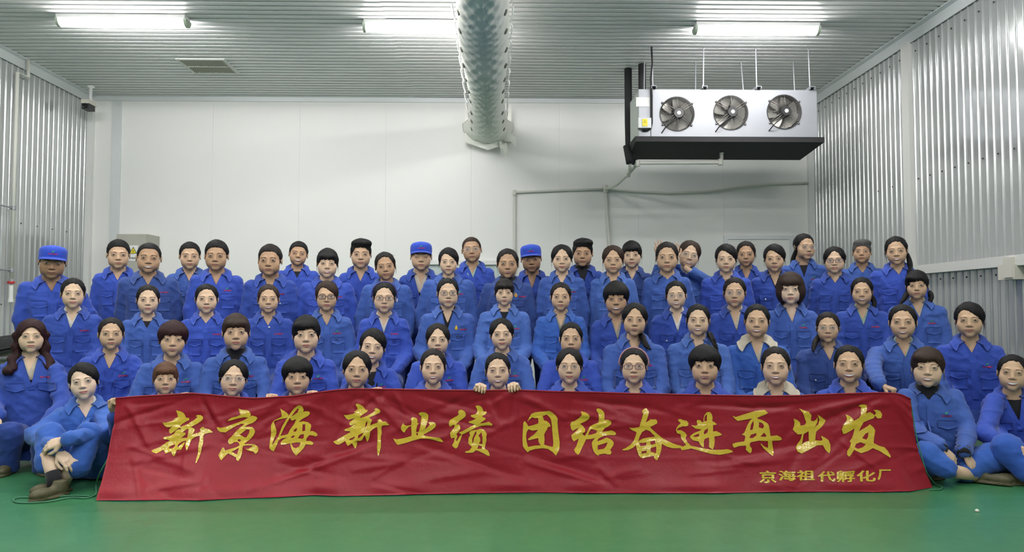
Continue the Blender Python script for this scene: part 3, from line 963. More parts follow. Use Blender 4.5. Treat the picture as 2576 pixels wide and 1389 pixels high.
def face_y(x, z):
    fx = np.clip((np.asarray(x) + 0.075) / 0.002, 0, 74.999)
    fz = np.clip((np.asarray(z) + 0.125) / 0.002, 0, 104.999)
    i, j = fx.astype(int), fz.astype(int)
    u, v = fx - i, fz - j
    return FACE_Y[i, j] * (1 - u) * (1 - v) + FACE_Y[i + 1, j] * u * (1 - v) + FACE_Y[i, j + 1] * (1 - u) * v + FACE_Y[i + 1, j + 1] * u * v


def band(lo, hi, x, rows, off):
    """strip of quads on the face between two height curves over x"""
    n = len(x)
    V, F = [], []
    for r in range(rows + 1):
        z = lo + (hi - lo) * r / rows
        bul = off * (0.45 + 0.55 * math.sin(math.pi * r / rows))
        V.append(np.stack([x, face_y(x, z) - bul, z], 1))
    for r in range(rows):
        for i in range(n - 1):
            F.append((r * n + i, r * n + i + 1, (r + 1) * n + i + 1, (r + 1) * n + i))
    return np.concatenate(V), F


def face_features(mb, q):
    """slots: 0 skin 1 eye white 2 iris 3 lash 4 brow 5 lips 6 mouth and nostril dark 7 teeth"""
    mouth, eo = q.get('mouth', 'n'), q.get('eye', 1.0)
    male = q['sex'] == 'm'
    if mouth in ('t', 'T'):
        eo *= 0.8
    for s in (-1, 1):
        u = np.linspace(-1, 1, 15)
        xc, zc, hw = 0.0318 * s, 0.0055, 0.0148
        x = xc + u * hw
        out = u * s
        base = zc + 0.0014 * out
        if eo > 0.15:
            up = base + 0.0050 * eo * (1 - np.abs(u) ** 2.2)
            lo = base - 0.0027 * eo * (1 - u * u)
            V, F = band(lo, up, x, 5, 0.0012)
            n = len(x)
            fw, fi = [], []
            gz = q.get('gaze', 0.0)
            for f in F:
                c = V[list(f)].mean(0)
                (fi if (c[0] - xc - gz) ** 2 + (c[2] - zc - 0.0008) ** 2 < 0.0060 ** 2 else fw).append(f)
            mb.add(V, fw, 1)
            mb.add(V, fi, 2)
            lt = 0.0021 if not male else 0.0016
            V, F = band(up - 0.0004, up + lt * (0.55 + 0.45 * (out + 1) / 2), x, 1, 0.0018)
            mb.add(V, F, 3)
        else:
            up = base - 0.0012 * (1 - u * u)
            V, F = band(up - 0.0008, up + 0.0007, x, 1, 0.0012)
            mb.add(V, F, 3)
        # brow
        b = np.linspace(0, 1, 11)
        bx = s * (0.0135 + 0.037 * b)
        arch = 0.0232 + q.get('brow', 0.0) + 0.0055 * np.sin(np.pi * np.minimum(1, b * 0.95)) - 0.0015 * b
        th = (0.0032 if male else 0.0019) * (1 - 0.75 * b) * np.minimum(1, 0.5 + b * 4) + 0.0007
        V, F = band(arch - th, arch + th, bx if s > 0 else bx[::-1], 1, 0.0011) if s > 0 else band((arch - th)[::-1], (arch + th)[::-1], bx[::-1], 1, 0.0011)
        mb.add(V, F, 4)
        # nostril: flat dark patch, the shade of the hole put in as colour
        a = np.linspace(0, 2 * math.pi, 9)[:-1]
        nx, nz = s * 0.0068 + 0.0036 * np.cos(a), -0.0375 + 0.0017 * np.sin(a)
        V = np.stack([nx, face_y(nx, nz) - 0.0006, nz], 1)
        mb.add(V, [tuple(range(8)) if True else None], 6)
    w = {'n': 0.0235, 's': 0.0262, 't': 0.0295, 'T': 0.0320, 'o': 0.0235}[mouth]
    lift = {'n': -0.0004, 's': 0.0034, 't': 0.0060, 'T': 0.0072, 'o': 0.0008}[mouth]
    gap = {'n': 0.0, 's': 0.0, 't': 0.0108, 'T': 0.0150, 'o': 0.0070}[mouth]
    u = np.linspace(-1, 1, 19)
    x = u * w
    zm = -0.0610 + lift * u * u - 0.25 * lift
    lens = np.maximum(0, 1 - u * u)
    mu, ml = zm + 0.35 * gap * lens ** 0.7, zm - 0.65 * gap * lens ** 0.8
    hu, hl = (0.0060, 0.0076) if not male else (0.0050, 0.0066)
    if mouth in ('t', 'T'):
        hu, hl = hu * 0.75, hl * 0.85
    cup = 1 - 0.22 * np.exp(-(u / 0.14) ** 2)
    mb.add(*band(mu, mu + hu * lens ** 0.75 * cup + 1e-5, x, 3, 0.0014), 5)
    mb.add(*band(ml - hl * lens ** 0.6 - 1e-5, ml, x, 3, 0.0016), 5)
    if gap:
        tb = mu - (mu - ml) * (0.86 if mouth != 'o' else 0.45)
        mb.add(*band(tb, mu, x, 2, 0.0010), 7)
        mb.add(*band(ml, tb, x, 2, 0.0007), 6)
    else:
        mb.add(*band(zm - 0.0007 * lens - 1e-5, zm + 0.0006 * lens + 1e-5, x, 1, 0.0020), 6)


# ---- hair styles (head coordinates)
def hair_sdf(style):
    def shell(p, o, top=0.0, side=0.0):
        return d_ell(p, (0, 0.018, 0.034 + top * 0.5), (0.0745 + o * 0.62 + side, 0.093 + o, 0.083 + o + top * 0.5))

    def window(p, rx, top, zc=-0.040, pw=2.4, dx=0.0, yc=-0.012):
        rz = top - zc
        k = (np.abs((p[0] - dx) / rx) ** pw + np.abs((p[2] - zc) / np.where(p[2] > zc, rz, 0.16)) ** pw) ** (1 / pw)
        return smax((k - 1) * 0.06, (p[1] - yc - 0.25 * np.clip(p[2], -0.05, 0.05)) + 0 * p[0], 0.008)

    def tapered(p, o, w, top=0.0, side=0.0):
        return shell(p, 0.0022, top, side) - (o - 0.0022) * np.clip(w / 0.028, 0, 1)

    def below(p, z0, slope):
        return -(p[2] - (z0 - slope * p[1]))

    def noise(p, a, f=1.0):
        return a * (np.sin(p[0] * 260 * f + 40 * p[1] + 2) * 0.5 + np.sin(p[0] * 430 * f - 30 * p[2]) * 0.5)

    def f(p):
        if style == 'buzz':
            d = shell(p, 0.0045, 0.004)
            d = smax(d, -window(p, 0.0665, 0.078, pw=3.2), 0.003)
            return smax(d, below(p, 0.006, 0.45), 0.004)
        if style == 'short':
            w = window(p, 0.0665, 0.074, pw=3.0) + noise(p, 0.0015)
            d = smax(tapered(p, 0.009, w, 0.014), -w, 0.002)
            return smax(d, below(p, -0.004, 0.5), 0.005)
        if style == 'recede':
            w = window((p[0], p[1], p[2] - 0.16 * np.clip(np.abs(p[0]) - 0.01, 0, 0.04)), 0.066, 0.073, pw=2.8)
            w = w + noise(p, 0.0015)
            d = smax(tapered(p, 0.009, w, 0.010), -w, 0.002)
            return smax(d, below(p, -0.010, 0.5), 0.005)
        if style == 'thick':
            d = smin(shell(p, 0.009, 0.010), d_ell(p, (0.006, -0.004, 0.098), (0.078, 0.082, 0.042)), 0.02)
            d = smax(d, -(window(p, 0.0665, 0.064, pw=3.2) + noise(p, 0.003, 0.7)), 0.003)
            return smax(d, below(p, -0.004, 0.5), 0.005)
        if style == 'back':
            w = window(p, 0.0665, 0.085, pw=2.2) + noise(p, 0.0020, 0.6)
            d = smax(tapered(p, 0.0095, w, 0.006), -w, 0.002)
            d = smax(d, below(p, -0.018, 0.62), 0.006)
            return smin(d, d_ell(p, (0, 0.118, -0.018), (0.034, 0.032, 0.036)), 0.012)
        if style == 'part':
            w = window(p, 0.0650, 0.090, pw=1.6) + noise(p, 0.0018, 0.6)
            d = smax(tapered(p, 0.0115, w, 0.006, 0.002), -w, 0.002)
            d = smax(d, below(p, -0.046, 0.55), 0.006)
            return smin(d, d_ell(p, (0, 0.112, -0.045), (0.034, 0.032, 0.045)), 0.012)
        if style == 'side':
            w = window((p[0] + 0.30 * np.clip(p[2] - 0.01, 0, 1), p[1], p[2]), 0.0635, 0.079, pw=1.8, dx=-0.006)
            w = w + noise(p, 0.0015)
            d = smax(tapered(p, 0.012, w, 0.010, 0.002), -w, 0.002)
            d = smax(d, below(p, -0.040, 0.55), 0.006)
            return smin(d, d_ell(p, (0, 0.112, -0.04), (0.034, 0.030, 0.042)), 0.012)
        if style == 'bangs':
            d = shell(p, 0.012, 0.008, 0.001)
            d = smin(d, d_ell(p, (0, -0.050, 0.058), (0.062, 0.050, 0.036)), 0.012)
            w = window(p, 0.0620, 0.038, pw=3.2) + noise(p, 0.0080, 0.6)
            d = smax(d, -w, 0.003)
            d = smax(d, below(p, -0.050, 0.45), 0.006)
            return smin(d, d_ell(p, (0, 0.112, -0.035), (0.034, 0.030, 0.042)), 0.012)
        if style == 'sidebangs':
            d = shell(p, 0.014, 0.010, 0.003)
            d = smin(d, d_ell(p, (-0.012, -0.046, 0.062), (0.064, 0.054, 0.038)), 0.014)
            w = window((p[0], p[1], p[2] - 0.30 * np.clip(p[0] + 0.01, -0.05, 0.05)), 0.060, 0.040, pw=2.6) + noise(p, 0.006, 0.7)
            d = smax(d, -w, 0.003)
            d = smax(d, below(p, -0.060, 0.45), 0.006)
            return smin(d, d_ell(p, (0, 0.112, -0.035), (0.034, 0.030, 0.042)), 0.012)
        if style == 'bowl':
            d = smin(shell(p, 0.015, 0.012, 0.006), d_ell(p, (0, -0.016, 0.052), (0.086, 0.080, 0.060)), 0.02)
            w = window(p, 0.0625, 0.034, pw=3.0) + noise(p, 0.0100, 0.55)
            d = smax(d, -w, 0.003)
            return smax(d, below(p, -0.022 , 0.55) + noise(p, 0.004, 0.5), 0.006)
        if style == 'bob':
            d = smin(shell(p, 0.017, 0.010, 0.008), d_ell(p, (0, 0.016, -0.022), (0.103, 0.105, 0.108)), 0.02)
            d = smin(d, d_ell(p, (0, -0.046, 0.056), (0.068, 0.056, 0.040)), 0.014)
            w = np.minimum(window(p, 0.058, 0.033, pw=2.8), d_ell(p, (0, -0.03, -0.13), (0.062, 0.085, 0.115))) + noise(p, 0.004, 0.6)
            d = smax(d, -w, 0.004)
            return smax(d, -(p[2] + 0.108), 0.012)
        if style == 'long':
            d = shell(p, 0.013, 0.008, 0.006)
            a = (np.abs(p[0]), p[1], p[2])
            for (x0, y0, z0, x1, y1, z1, r0, r1) in ((0.076, 0.012, 0.02, 0.088, 0.022, -0.13, 0.026, 0.036), (0.088, 0.022, -0.13, 0.118, -0.055, -0.235, 0.034, 0.030), (0.100, 0.01, -0.15, 0.150, -0.03, -0.250, 0.030, 0.018)):
                wob = 0.008 * np.sin(p[2] * 70 + p[0] * 30)
                d = smin(d, d_cone((a[0] + wob, a[1], a[2]), (x0, y0, z0), (x1, y1, z1), r0, r1), 0.02)
            d = smin(d, d_ell(p, (0, 0.09, -0.09), (0.09, 0.045, 0.12)), 0.02)
            d = smax(d, -window(p, 0.0625, 0.072, pw=2.0), 0.004)
            return smax(d, -d_ell(p, (0, -0.02, -0.14), (0.066, 0.07, 0.11)), 0.006)
        if style == 'capsides':
            d = shell(p, 0.005, 0.002)
            d = smax(d, -window(p, 0.068, 0.07, pw=3.0), 0.003)
            d = smax(d, below(p, -0.004, 0.5), 0.004)
            return smax(d, p[2] - 0.06, 0.004)
    return f


HAIR_T = {}


def hair_template(style):
    if style not in HAIR_T:
        lo = -0.30 if style == 'long' else (-0.125 if style == 'bob' else -0.11)
        w = 0.20 if style == 'long' else 0.125
        st = 0.0066 if style == 'long' else 0.0054
        V, Q = snet(hair_sdf(style), (axis((-w, w, st)), axis((-0.125, 0.0, 0.0054), (0.0, 0.165, 0.014)), axis((lo, 0.155, st))))
        N = vnormals(V, Q)
        ang = np.arctan2(V[:, 0], np.hypot(V[:, 1] - 0.02, 0.02))
        str_ = np.sin(ang * 46 + 9 * np.sin(V[:, 2] * 30) + V[:, 1] * 40) * 0.0011 + np.sin(ang * 95 + V[:, 2] * 60) * 0.0005 + 0.0016 * np.sin(V[:, 0] * 70 + 2) * np.sin(V[:, 1] * 60 + 1) * np.sin(V[:, 2] * 55)
        V = V + N * str_[:, None]
        deep = bust_sdf((V[:, 0], V[:, 1], V[:, 2])) < -0.006          # what lies inside the skull is not needed
        Q = Q[~deep[Q].all(1)]
        used = np.unique(Q)
        mp = np.zeros(len(V), int)
        mp[used] = np.arange(len(used))
        HAIR_T[style] = (V[used], mp[Q])
    return HAIR_T[style]


def hair_m(c):
    return mat('hair_' + c, HAIRS[c], 0.50, spec=0.22, noise=(140, 0.5, (1, 1, 0.18)), bump=(230, 0.9, 0.004, (1, 1, 0.12)))


def cloth_m(key, c):
    return mat('cloth_' + key, c, 0.78, spec=0.25, noise=(26, 0.16), bump=(120, 0.30, 0.004), sheen=0.15)


def wrinkle_fn(rng, amp):
    ks = []
    for i in range(9):
        th = rng.uniform(-0.9, 0.9)
        k = rng.uniform(18, 52)
        ph = rng.uniform(0, 6.28)
        dirn = np.array([math.sin(th), rng.uniform(-0.5, 0.5), math.cos(th)])
        ks.append((dirn * k, ph, rng.uniform(0.5, 1.0) * 30 / (k + 12), rng.uniform(5, 14), rng.uniform(0, 6.28)))

    def f(p):
        v = 0
        for (k, ph, a, m, mp) in ks:
            w = np.sin(p @ k + ph + 1.3 * np.sin(m * (p[:, 0] + 0.6 * p[:, 2]) + mp))
            gate = 0.5 + 0.5 * np.sin(m * 0.8 * (p[:, 0] - p[:, 2]) + mp * 2)
            v = v + a * (0.65 * (1 - np.abs(w)) ** 5.0 + 0.45 * (1 - np.abs(w)) ** 2 - 0.25) * gate
        return amp * v
    return f


def grid_faces(n, m, flip=False):
    F = []
    for i in range(n - 1):
        for j in range(m - 1):
            q = (i * m + j, i * m + j + 1, (i + 1) * m + j + 1, (i + 1) * m + j)
            F.append(q[::-1] if flip else q)
    return F


def sheet(G, t):
    """closed thin sheet from a grid of points G (n, m, 3), t thick along its normals"""
    n, m = G.shape[:2]
    du = np.gradient(G, axis=0)
    dv = np.gradient(G, axis=1)
    N = np.cross(du, dv)
    N /= np.linalg.norm(N, axis=2)[..., None] + 1e-9
    A, B = (G + N * t / 2).reshape(-1, 3), (G - N * t / 2).reshape(-1, 3)
    F = grid_faces(n, m, True) + [tuple(i + n * m for i in f) for f in grid_faces(n, m, False)]
    rim = [i * m for i in range(n)] + [(n - 1) * m + j for j in range(1, m)] + [i * m + m - 1 for i in range(n - 2, -1, -1)] + [j for j in range(m - 2, 0, -1)]
    k = n * m
    for a in range(len(rim)):
        b = (a + 1) % len(rim)
        F.append((rim[a], rim[b], rim[b] + k, rim[a] + k))
    return np.concatenate([A, B]), F


# ---- hands: wrist at the origin, fingers towards -Z, palm towards -Y, thumb towards +X
HAND_T = {}


def hand_template(pose, stub=0.12, st=0.0045):
    key = (pose, stub, st)
    if key in HAND_T:
        return HAND_T[key]
    curl = {'relaxed': (18, 28, 22), 'fist': (62, 75, 50), 'grip': (70, 45, 25), 'spread': (4, 6, 4), 'flat': (10, 12, 8)}[pose]
    prims = [((0, 0.003, stub), (0, 0, 0.0), 0.0235 + 0.046 * stub, 0.0235)]
    spread = {'spread': 11, 'grip': 2}.get(pose, 3)
    for i, (x, L) in enumerate(((0.027, 0.070), (0.009, 0.078), (-0.009, 0.073), (-0.026, 0.058))):
        b = np.array([x, 0.0, -0.085 + 0.006 * abs(i - 1)])
        a0 = math.radians(spread * (1.3 - i))
        ang = 0.0
        pt = b
        for k, fr in enumerate((0.45, 0.31, 0.24)):
            ang += math.radians(curl[k] * (1 + 0.06 * i))
            dv = np.array([math.sin(a0) * math.cos(ang), -math.sin(ang), -math.cos(a0) * math.cos(ang)])
            nx = pt + dv * L * fr
            prims.append((pt, nx, 0.0092 - 0.0008 * k, 0.0086 - 0.0008 * k))
            pt = nx
        prims.append((np.array([x * 0.72, 0.0, -0.02]), b, 0.0125, 0.0115))
    ta = {'fist': 0.7, 'grip': 0.9, 'spread': 0.3}.get(pose, 0.5)
    t0 = np.array([0.018, -0.004, -0.020])
    t1 = t0 + np.array([0.030 * (1.1 - ta * 0.4), -0.020 * ta - 0.004, -0.030])
    t2 = t1 + np.array([0.012 * (1 - ta * 1.6), -0.018 * ta, -0.028])
    t3 = t2 + np.array([0.004 - 0.016 * ta, -0.010 * ta, -0.020])
    prims += [(t0, t1, 0.0145, 0.0115), (t1, t2, 0.0110, 0.0098), (t2, t3, 0.0096, 0.0080)]

    def f(p):
        d = d_cone(p, *prims[0])
        d = smin(d, d_ell(p, (0, 0.0, -0.050), (0.038, 0.0145, 0.046)), 0.012)
        for q in prims[1:]:
            d = smin(d, d_cone(p, *q), 0.0045)
        return d
    HAND_T[key] = snet(f, (axis((-0.062, 0.085, st)), axis((-0.10, 0.065, st)), axis((-0.175, 0.02, st), (0.02, 0.165, 0.012))))
    return HAND_T[key]


def place_hand(mb, pose, wrist, fdir, palm, side, scale=1.0, stub=0.12, st=0.0045):
    """side +1: thumb on the +X side of the hand's own frame"""
    V, Q = hand_template(pose, stub, st)
    z = -np.asarray(fdir, float)
    z /= np.linalg.norm(z)
    y = -np.asarray(palm, float)
    y = y - z * (y @ z)
    y /= np.linalg.norm(y)
    x = np.cross(y, z)
    W = V * scale
    if side < 0:
        W = W * np.array([-1, 1, 1])
        Q = Q[:, ::-1]
    mb.add(np.asarray(wrist) + W[:, :1] * x + W[:, 1:2] * y + W[:, 2:3] * z, Q.tolist(), 0)


# ---- shoes, one mesh used by all: heel at the origin, toe towards -Y
def shoe_sdf(p):
    d = d_ell(p, (0, -0.155, 0.036), (0.046, 0.085, 0.036))
    d = smin(d, d_ell(p, (0, -0.03, 0.045), (0.038, 0.060, 0.046)), 0.03)
    d = smin(d, d_cone(p, (0, -0.02, 0.05), (0, -0.02, 0.095), 0.042, 0.043), 0.02)
    d = np.maximum(d, -(p[2] - 0.012))
    d = np.maximum(d, p[2] - 0.098)
    sole = d_ell(p, (0, -0.10, 0.008), (0.050, 0.150, 0.03))
    sole = np.maximum(np.maximum(sole, p[2] - 0.016), -p[2])
    return np.minimum(d, sole)


SHOE_V, SHOE_Q = snet(shoe_sdf, (axis((-0.06, 0.06, 0.010)), axis((-0.26, 0.06, 0.011)), axis((-0.006, 0.11, 0.0085))))
SHOE_V = SHOE_V * np.array([0.86, 0.80, 0.90])
M_SHOE = mat('shoe_olive', (0.085, 0.075, 0.035), 0.6, noise=(30, 0.35), bump=(60, 0.3, 0.004))
M_SHOE_SOLE = mat('shoe_sole', (0.03, 0.028, 0.024), 0.8)


def shoe_mesh():
    if 'shoe' not in bpy.data.meshes:
        o = MB().add(SHOE_V, SHOE_Q.tolist()).build('shoe', M_SHOE, smooth=True)
        bpy.data.objects.remove(o)
    return bpy.data.meshes['shoe']


LOGO = {}


def logo_geo(kind):
    """flat marks: list of (verts xz, faces, material)"""
    if kind in LOGO:
        return LOGO[kind]
    red, green = mat('logo_red', (0.50, 0.02, 0.06), 0.7), mat('logo_green', (0.03, 0.30, 0.16), 0.7)
    ink = mat('pen_ink', (0.02, 0.025, 0.06), 0.7)
    yel = mat('logo_yellow', (0.75, 0.50, 0.04), 0.7)
    out = []
    if kind in ('leaf', 'red', 'flame'):
        v, f = text2d('京海集团', 0.0155, 0.00035)
        v = v[:, :2] * np.array([1.0, 0.82])
        if kind == 'leaf':
            out.append((v + np.array([0, -0.010]), f, red, 'logo_text'))
            for k, (dx, h) in enumerate(((-0.004, 0.016), (0.004, 0.020))):
                a = np.linspace(0, 1, 6)
                l = [(dx + 0.010 * t + 0.004 * math.sin(math.pi * t) - 0.006, h * t) for t in a] + [(dx + 0.010 * t - 0.004 * math.sin(math.pi * t) - 0.006, h * t) for t in a[::-1][1:-1]]
                out.append((np.array(l), [tuple(range(len(l)))], green, 'logo_leaf'))
        elif kind == 'red':
            out.append((v, f, red, 'logo_text'))
        else:
            out.append((v + np.array([0.030, -0.004]), f, red, 'logo_text'))
            a = np.linspace(0, 2 * math.pi, 15)[:-1]
            l = [(-0.024 + 0.013 * math.sin(t) * (1 - 0.35 * max(0, math.cos(t))), 0.006 + 0.013 * math.cos(t) + (0.012 * max(0, math.cos(t)) ** 6)) for t in a]
            out.append((np.array(l)[::-1], [tuple(range(14))], yel, 'logo_flame'))
            l = [(-0.024 + 0.008 * math.sin(t), 0.001 + 0.007 * math.cos(t)) for t in a]
            out.append((np.array(l)[::-1], [tuple(range(14))], red, 'logo_disc'))
    else:
        v, f = text2d(kind, 0.032, 0.0002)
        out.append((v[:, :2], f, ink, 'pocket_number'))
    LOGO[kind] = out
    return out


N_T = {'stand': 1.36, 'sit': 0.985, 'kneel': 0.69, 'floor': 0.49}
TR_CACHE = {}


def trouser_joints(pose):
    if pose == 'stand':
        return dict(pel=(0, 0.01, 0.83), hip=(0.085, 0.01, 0.80), knee=(0.10, -0.005, 0.44), ank=(0.105, 0.02, 0.09), toe=(0.03, -1))
    if pose == 'sit':
        return dict(pel=(0, 0.03, 0.50), hip=(0.09, 0.0, 0.47), knee=(0.10, -0.40, 0.47), ank=(0.10, -0.38, 0.09), toe=(0.05, -1))
    if pose == 'kneel':
        return dict(pel=(0, 0.06, 0.22), hip=(0.09, 0.03, 0.20), knee=(0.13, -0.30, 0.09), ank=(0.10, 0.16, 0.075), toe=(0.0, 1))
    return dict(pel=(0, 0.05, 0.11), hip=(0.09, 0.02, 0.11), knee=(0.11, -0.24, 0.36), ank=(0.09, -0.30, 0.085), toe=(0.1, -1))


def trousers_sdf(pel, legs, r=(0.098, 0.072, 0.060)):
    def f(p):
        d = d_ell(p, pel, (0.175, 0.125, 0.12))
        for (h, k, a) in legs:
            d = smin(d, d_cone(p, h, k, r[0], r[1]), 0.035)
            d = smin(d, d_cone(p, k, a, r[1], r[2]), 0.018)
        return d
    return f


def trousers_mesh(pose):
    if pose in TR_CACHE:
        return TR_CACHE[pose]
    j = trouser_joints(pose)
    legs = [tuple((s * q[0], q[1], q[2]) for q in (j['hip'], j['knee'], j['ank'])) for s in (-1, 1)]
    sd = trousers_sdf(j['pel'], legs)
    pts = np.array([q for l in legs for q in l] + [j['pel']])
    lo, hi = pts.min(0) - 0.19, pts.max(0) + 0.15
    f = (lambda p: np.maximum(sd(p), -(p[2] - 0.055))) if pose != 'kneel' else (lambda p: np.maximum(sd(p), -(p[2] - 0.004)))
    V, Q = snet(f, [np.arange(lo[i], hi[i], 0.021) for i in range(3)])
    o = MB().add(V, Q.tolist()).build('trousers', cloth_m('trousers', (0.022, 0.055, 0.26)), smooth=True)
    TR_CACHE[pose] = o.data
    bpy.data.objects.remove(o)
    return TR_CACHE[pose]


PEOPLE_COUNT = [0]
INNER = {}


def inner_template(kind):
    if kind not in INNER:
        def f(p):
            d = bust_sdf(p) - 0.0065
            top = {'crew': -0.144, 'turtle': -0.092, 'v': -0.108, 'polo': -0.102}[kind] + (p[1] - 0.03) * (0.25 if kind == 'turtle' else 0.42)
            d = smax(d, p[2] - top, 0.004)
            if kind in ('v', 'polo'):
                vv = 0.085 if kind == 'v' else 0.105
                w = 0.043 * (1 + np.minimum(0, p[2] - NK[2] + 0.01) / vv)
                d = smax(d, -np.maximum((np.abs(p[0]) - w) * 0.9, p[1] - 0.03), 0.004)
            return np.maximum(d, -(p[2] + 0.30))
        INNER[kind] = snet(f, (axis((-0.17, -0.075, 0.014), (-0.075, 0.075, 0.0058), (0.075, 0.17, 0.014)), axis((-0.10, 0.02, 0.0080), (0.02, 0.16, 0.022)), axis((-0.32, -0.22, 0.02), (-0.22, -0.07, 0.0078))))
    return INNER[kind]




def make_person(q):
    """q: parameters of one person, see the table below"""
    rng = random.Random(q['id'] * 7 + 3)
    d = q['d']
    cx, top, chin = q['head']
    hs = q.get('hs') or min(1.09, max(0.86, (chin - top) * d / FPX / 0.236))
    topw = P(cx, top, d - 0.02)
    pose = q['pose']
    shl, shr = q['sh']
    bx = P((shl + shr) / 2.0, 782, d)[0]
    hx = topw[0]
    nz = topw[2] - (0.247 if q.get('hair') != 'thick' else 0.260) * hs
    root = empty('person', (0, 0, 0))
    roll, yaw, pitch = q.get('roll', 0), q.get('yaw', 0), q.get('pitch', 0)
    custom = q.get('joints')
    neck_x = hx - 0.16 * hs * math.sin(math.radians(roll)) * 0.8
    base_x = bx if not custom else neck_x
    root.location = (base_x, d, 0)
    th = math.atan2(-base_x, d) * q.get('face', 0.85)
    root.rotation_euler = (0, 0, th)
    yaw += math.degrees(math.atan2(-base_x, d)) - math.degrees(th)
    RT = np.array([[math.cos(th), math.sin(th), 0], [-math.sin(th), math.cos(th), 0], [0, 0, 1]])   # place -> person

    def toloc(w):
        return RT @ (np.asarray(w) - np.array([base_x, d, 0]))
    if custom:
        custom = custom(lambda a, b, c: RT @ (P(a, b, c) - np.array([neck_x, d, nz])))
    # everything below is in root coordinates; the neck base is at NB
    NB = np.array([neck_x - base_x, 0.035 if not custom else 0.0, nz])
    s = nz / N_T[pose] if not custom else 1.0
    wx = (shr - shl) * d / FPX / 0.535 / s if not custom else q.get('wx', 1.0)
    wx = min(1.22, max(0.84, wx))
    skin = skin_m(q['skin'])
    lips = lips_m(q['skin'])
    blue = q.get('blue', 0)
    jm = cloth_m('blue_%d' % blue, BLUES[blue])

    # ---------------- body
    mb = MB()
    fw, jw = (q.get('fw', rng.uniform(0.055, 0.095)) + (0.03 if q['sex'] == 'm' else 0.0)), (q.get('jw', rng.uniform(-0.04, 0.06)) - 0.06)
    if q['sex'] == 'm':
        jw += 0.05
    pitch += math.degrees(math.atan2(CAM[2] - (topw[2] - 0.12 * hs), d)) + 1.5
    R = rotm(yaw, pitch, roll)
    lean_y = (custom['pel'][1] - 0.0) / (custom['pel'][2]) if custom else 0.0

    def head_map(V, rigid=False):
        V = np.array(V, float)
        w = sstep(V[:, 2], -0.150, -0.095) if not rigid else np.ones(len(V))
        k = 1 + (fw + jw * sstep(-V[:, 2], 0.01, 0.09)) * sstep(V[:, 2], -0.15, -0.10)
        V[:, 0] *= k
        piv = np.array([0, 0.02, -0.10])
        W = (V - piv) @ R.T + piv
        V = V * (1 - w[:, None]) + W * w[:, None]
        V = (V - NK) * hs
        if not rigid:
            V[:, 0] *= 1 - (1 - min(1.0, wx * s / hs)) * sstep(-V[:, 2], 0.02, 0.06)
        if not rigid:
            V[:, 1] += lean_y * np.minimum(0, V[:, 2])
        return V + NB

    feat = MB()
    face_features(feat, q)
    mb.add(head_map(BUST_V), BUST_Q.tolist(), 0)
    fv = np.concatenate(feat.v)
    fv = head_map(fv)
    mb.v.append(fv)
    mb.f += [[i + mb.n for i in f] for f in feat.f]
    mb.m += feat.m
    mb.n += len(fv)

    # ---------------- jacket distance field, neck base at the origin
    J = custom or {}
    if not custom:
        pz = {'stand': -0.58, 'sit': -0.50, 'kneel': -0.49, 'floor': -0.38}[pose] * s
        pel = np.array([-NB[0], {'stand': 0.0, 'sit': 0.02, 'kneel': 0.05, 'floor': 0.06}[pose] - 0.02, pz])
        shx = 0.160 * wx * s
        arms = []
        for sd in (-1, 1):
            jit = lambda a: rng.uniform(-a, a)
            S = np.array([sd * shx, 0.018, -0.088 * s])
            if pose == 'stand':
                E = np.array([sd * (0.212 + jit(.012)) * wx, 0.045 + jit(.02), -0.33])
                W = np.array([sd * (0.195 + jit(.03)) * wx, 0.02 + jit(.06), -0.565])
            elif pose == 'sit':
                E = np.array([sd * (0.222 + jit(.012)) * wx, -0.02 + jit(.03), -0.315])
                W = np.array([sd * (0.125 + jit(.03)) * wx, -0.215 + jit(.03), -0.43])
            elif pose == 'kneel':
                E = np.array([sd * (0.225 + jit(.015)) * wx, -0.075 + jit(.03), -0.295])
                W = np.array([sd * (0.125 + jit(.03)) * wx, -0.27 + jit(.02), -0.40])
            else:
                E = np.array([sd * (0.232 + jit(.01)) * wx, -0.08, -0.255])
                W = np.array([sd * (0.120 + jit(.02)) * wx, -0.29, -0.225])
            E[0] += -NB[0] * 0.5
            W[0] += -NB[0] * 0.8
            E[2] *= s
            W[2] *= s
            k = 'armL' if sd < 0 else 'armR'
            if k in q:                       # wrist or elbow given by pixel and depth
                e, w = q[k]
                if e:
                    E = toloc(P(*e)) - NB
                W = toloc(P(*w)) - NB
            arms.append((S, E, W))
    else:
        pel = np.array(custom['pel'])
        arms = [tuple(np.array(a) for a in arm) for arm in custom['arms']]
    sl = 0.94 if q['sex'] == 'f' else 1.04
    rA = (0.063 * sl, 0.061 * sl, 0.049 * sl)
    vd = q.get('v', 0.11)
    vw = q.get('vw', 0.052)
    hem = pel[2] - (0.03 if pose != 'stand' else 0.06)
    grow = q.get('grow', 0.0)

    def jsdf(p, closed=False):
        dd = torso_sections(p, wx * (s if not custom else 1), pel, grow=grow)
        dd = np.maximum(dd, p[2] - 0.012)
        for (S, E, W) in arms:
            a = np.minimum(d_cone(p, S, E, rA[0], rA[1]), 9)
            a = smin(a, d_cone(p, E, W, rA[1], rA[2]), 0.02)
            dd = smin(dd, a, 0.016)
        dd = np.maximum(dd, -(p[2] - hem)) if not custom else smax(dd, -d_floor(p), 0.01)
        if closed:
            return dd
        tt = np.clip(p[2] / pel[2], 0, 2)
        cyy = pel[1] * tt
        wz = vw * (1 + np.clip(p[2], -9, 0.0) / vd)
        wedge = np.maximum((np.abs(p[0] - pel[0] * tt) - np.maximum(wz, -0.2)) * 0.85, p[1] - cyy)
        return smax(dd, -wedge, 0.006)

    def d_floor(p):
        return p[2] + NB[2] - 0.012

    allp = np.array([x for a in arms for x in a] + [pel, (0, 0, 0), (0.19, 0.13, hem), (-0.19, -0.13, hem)])
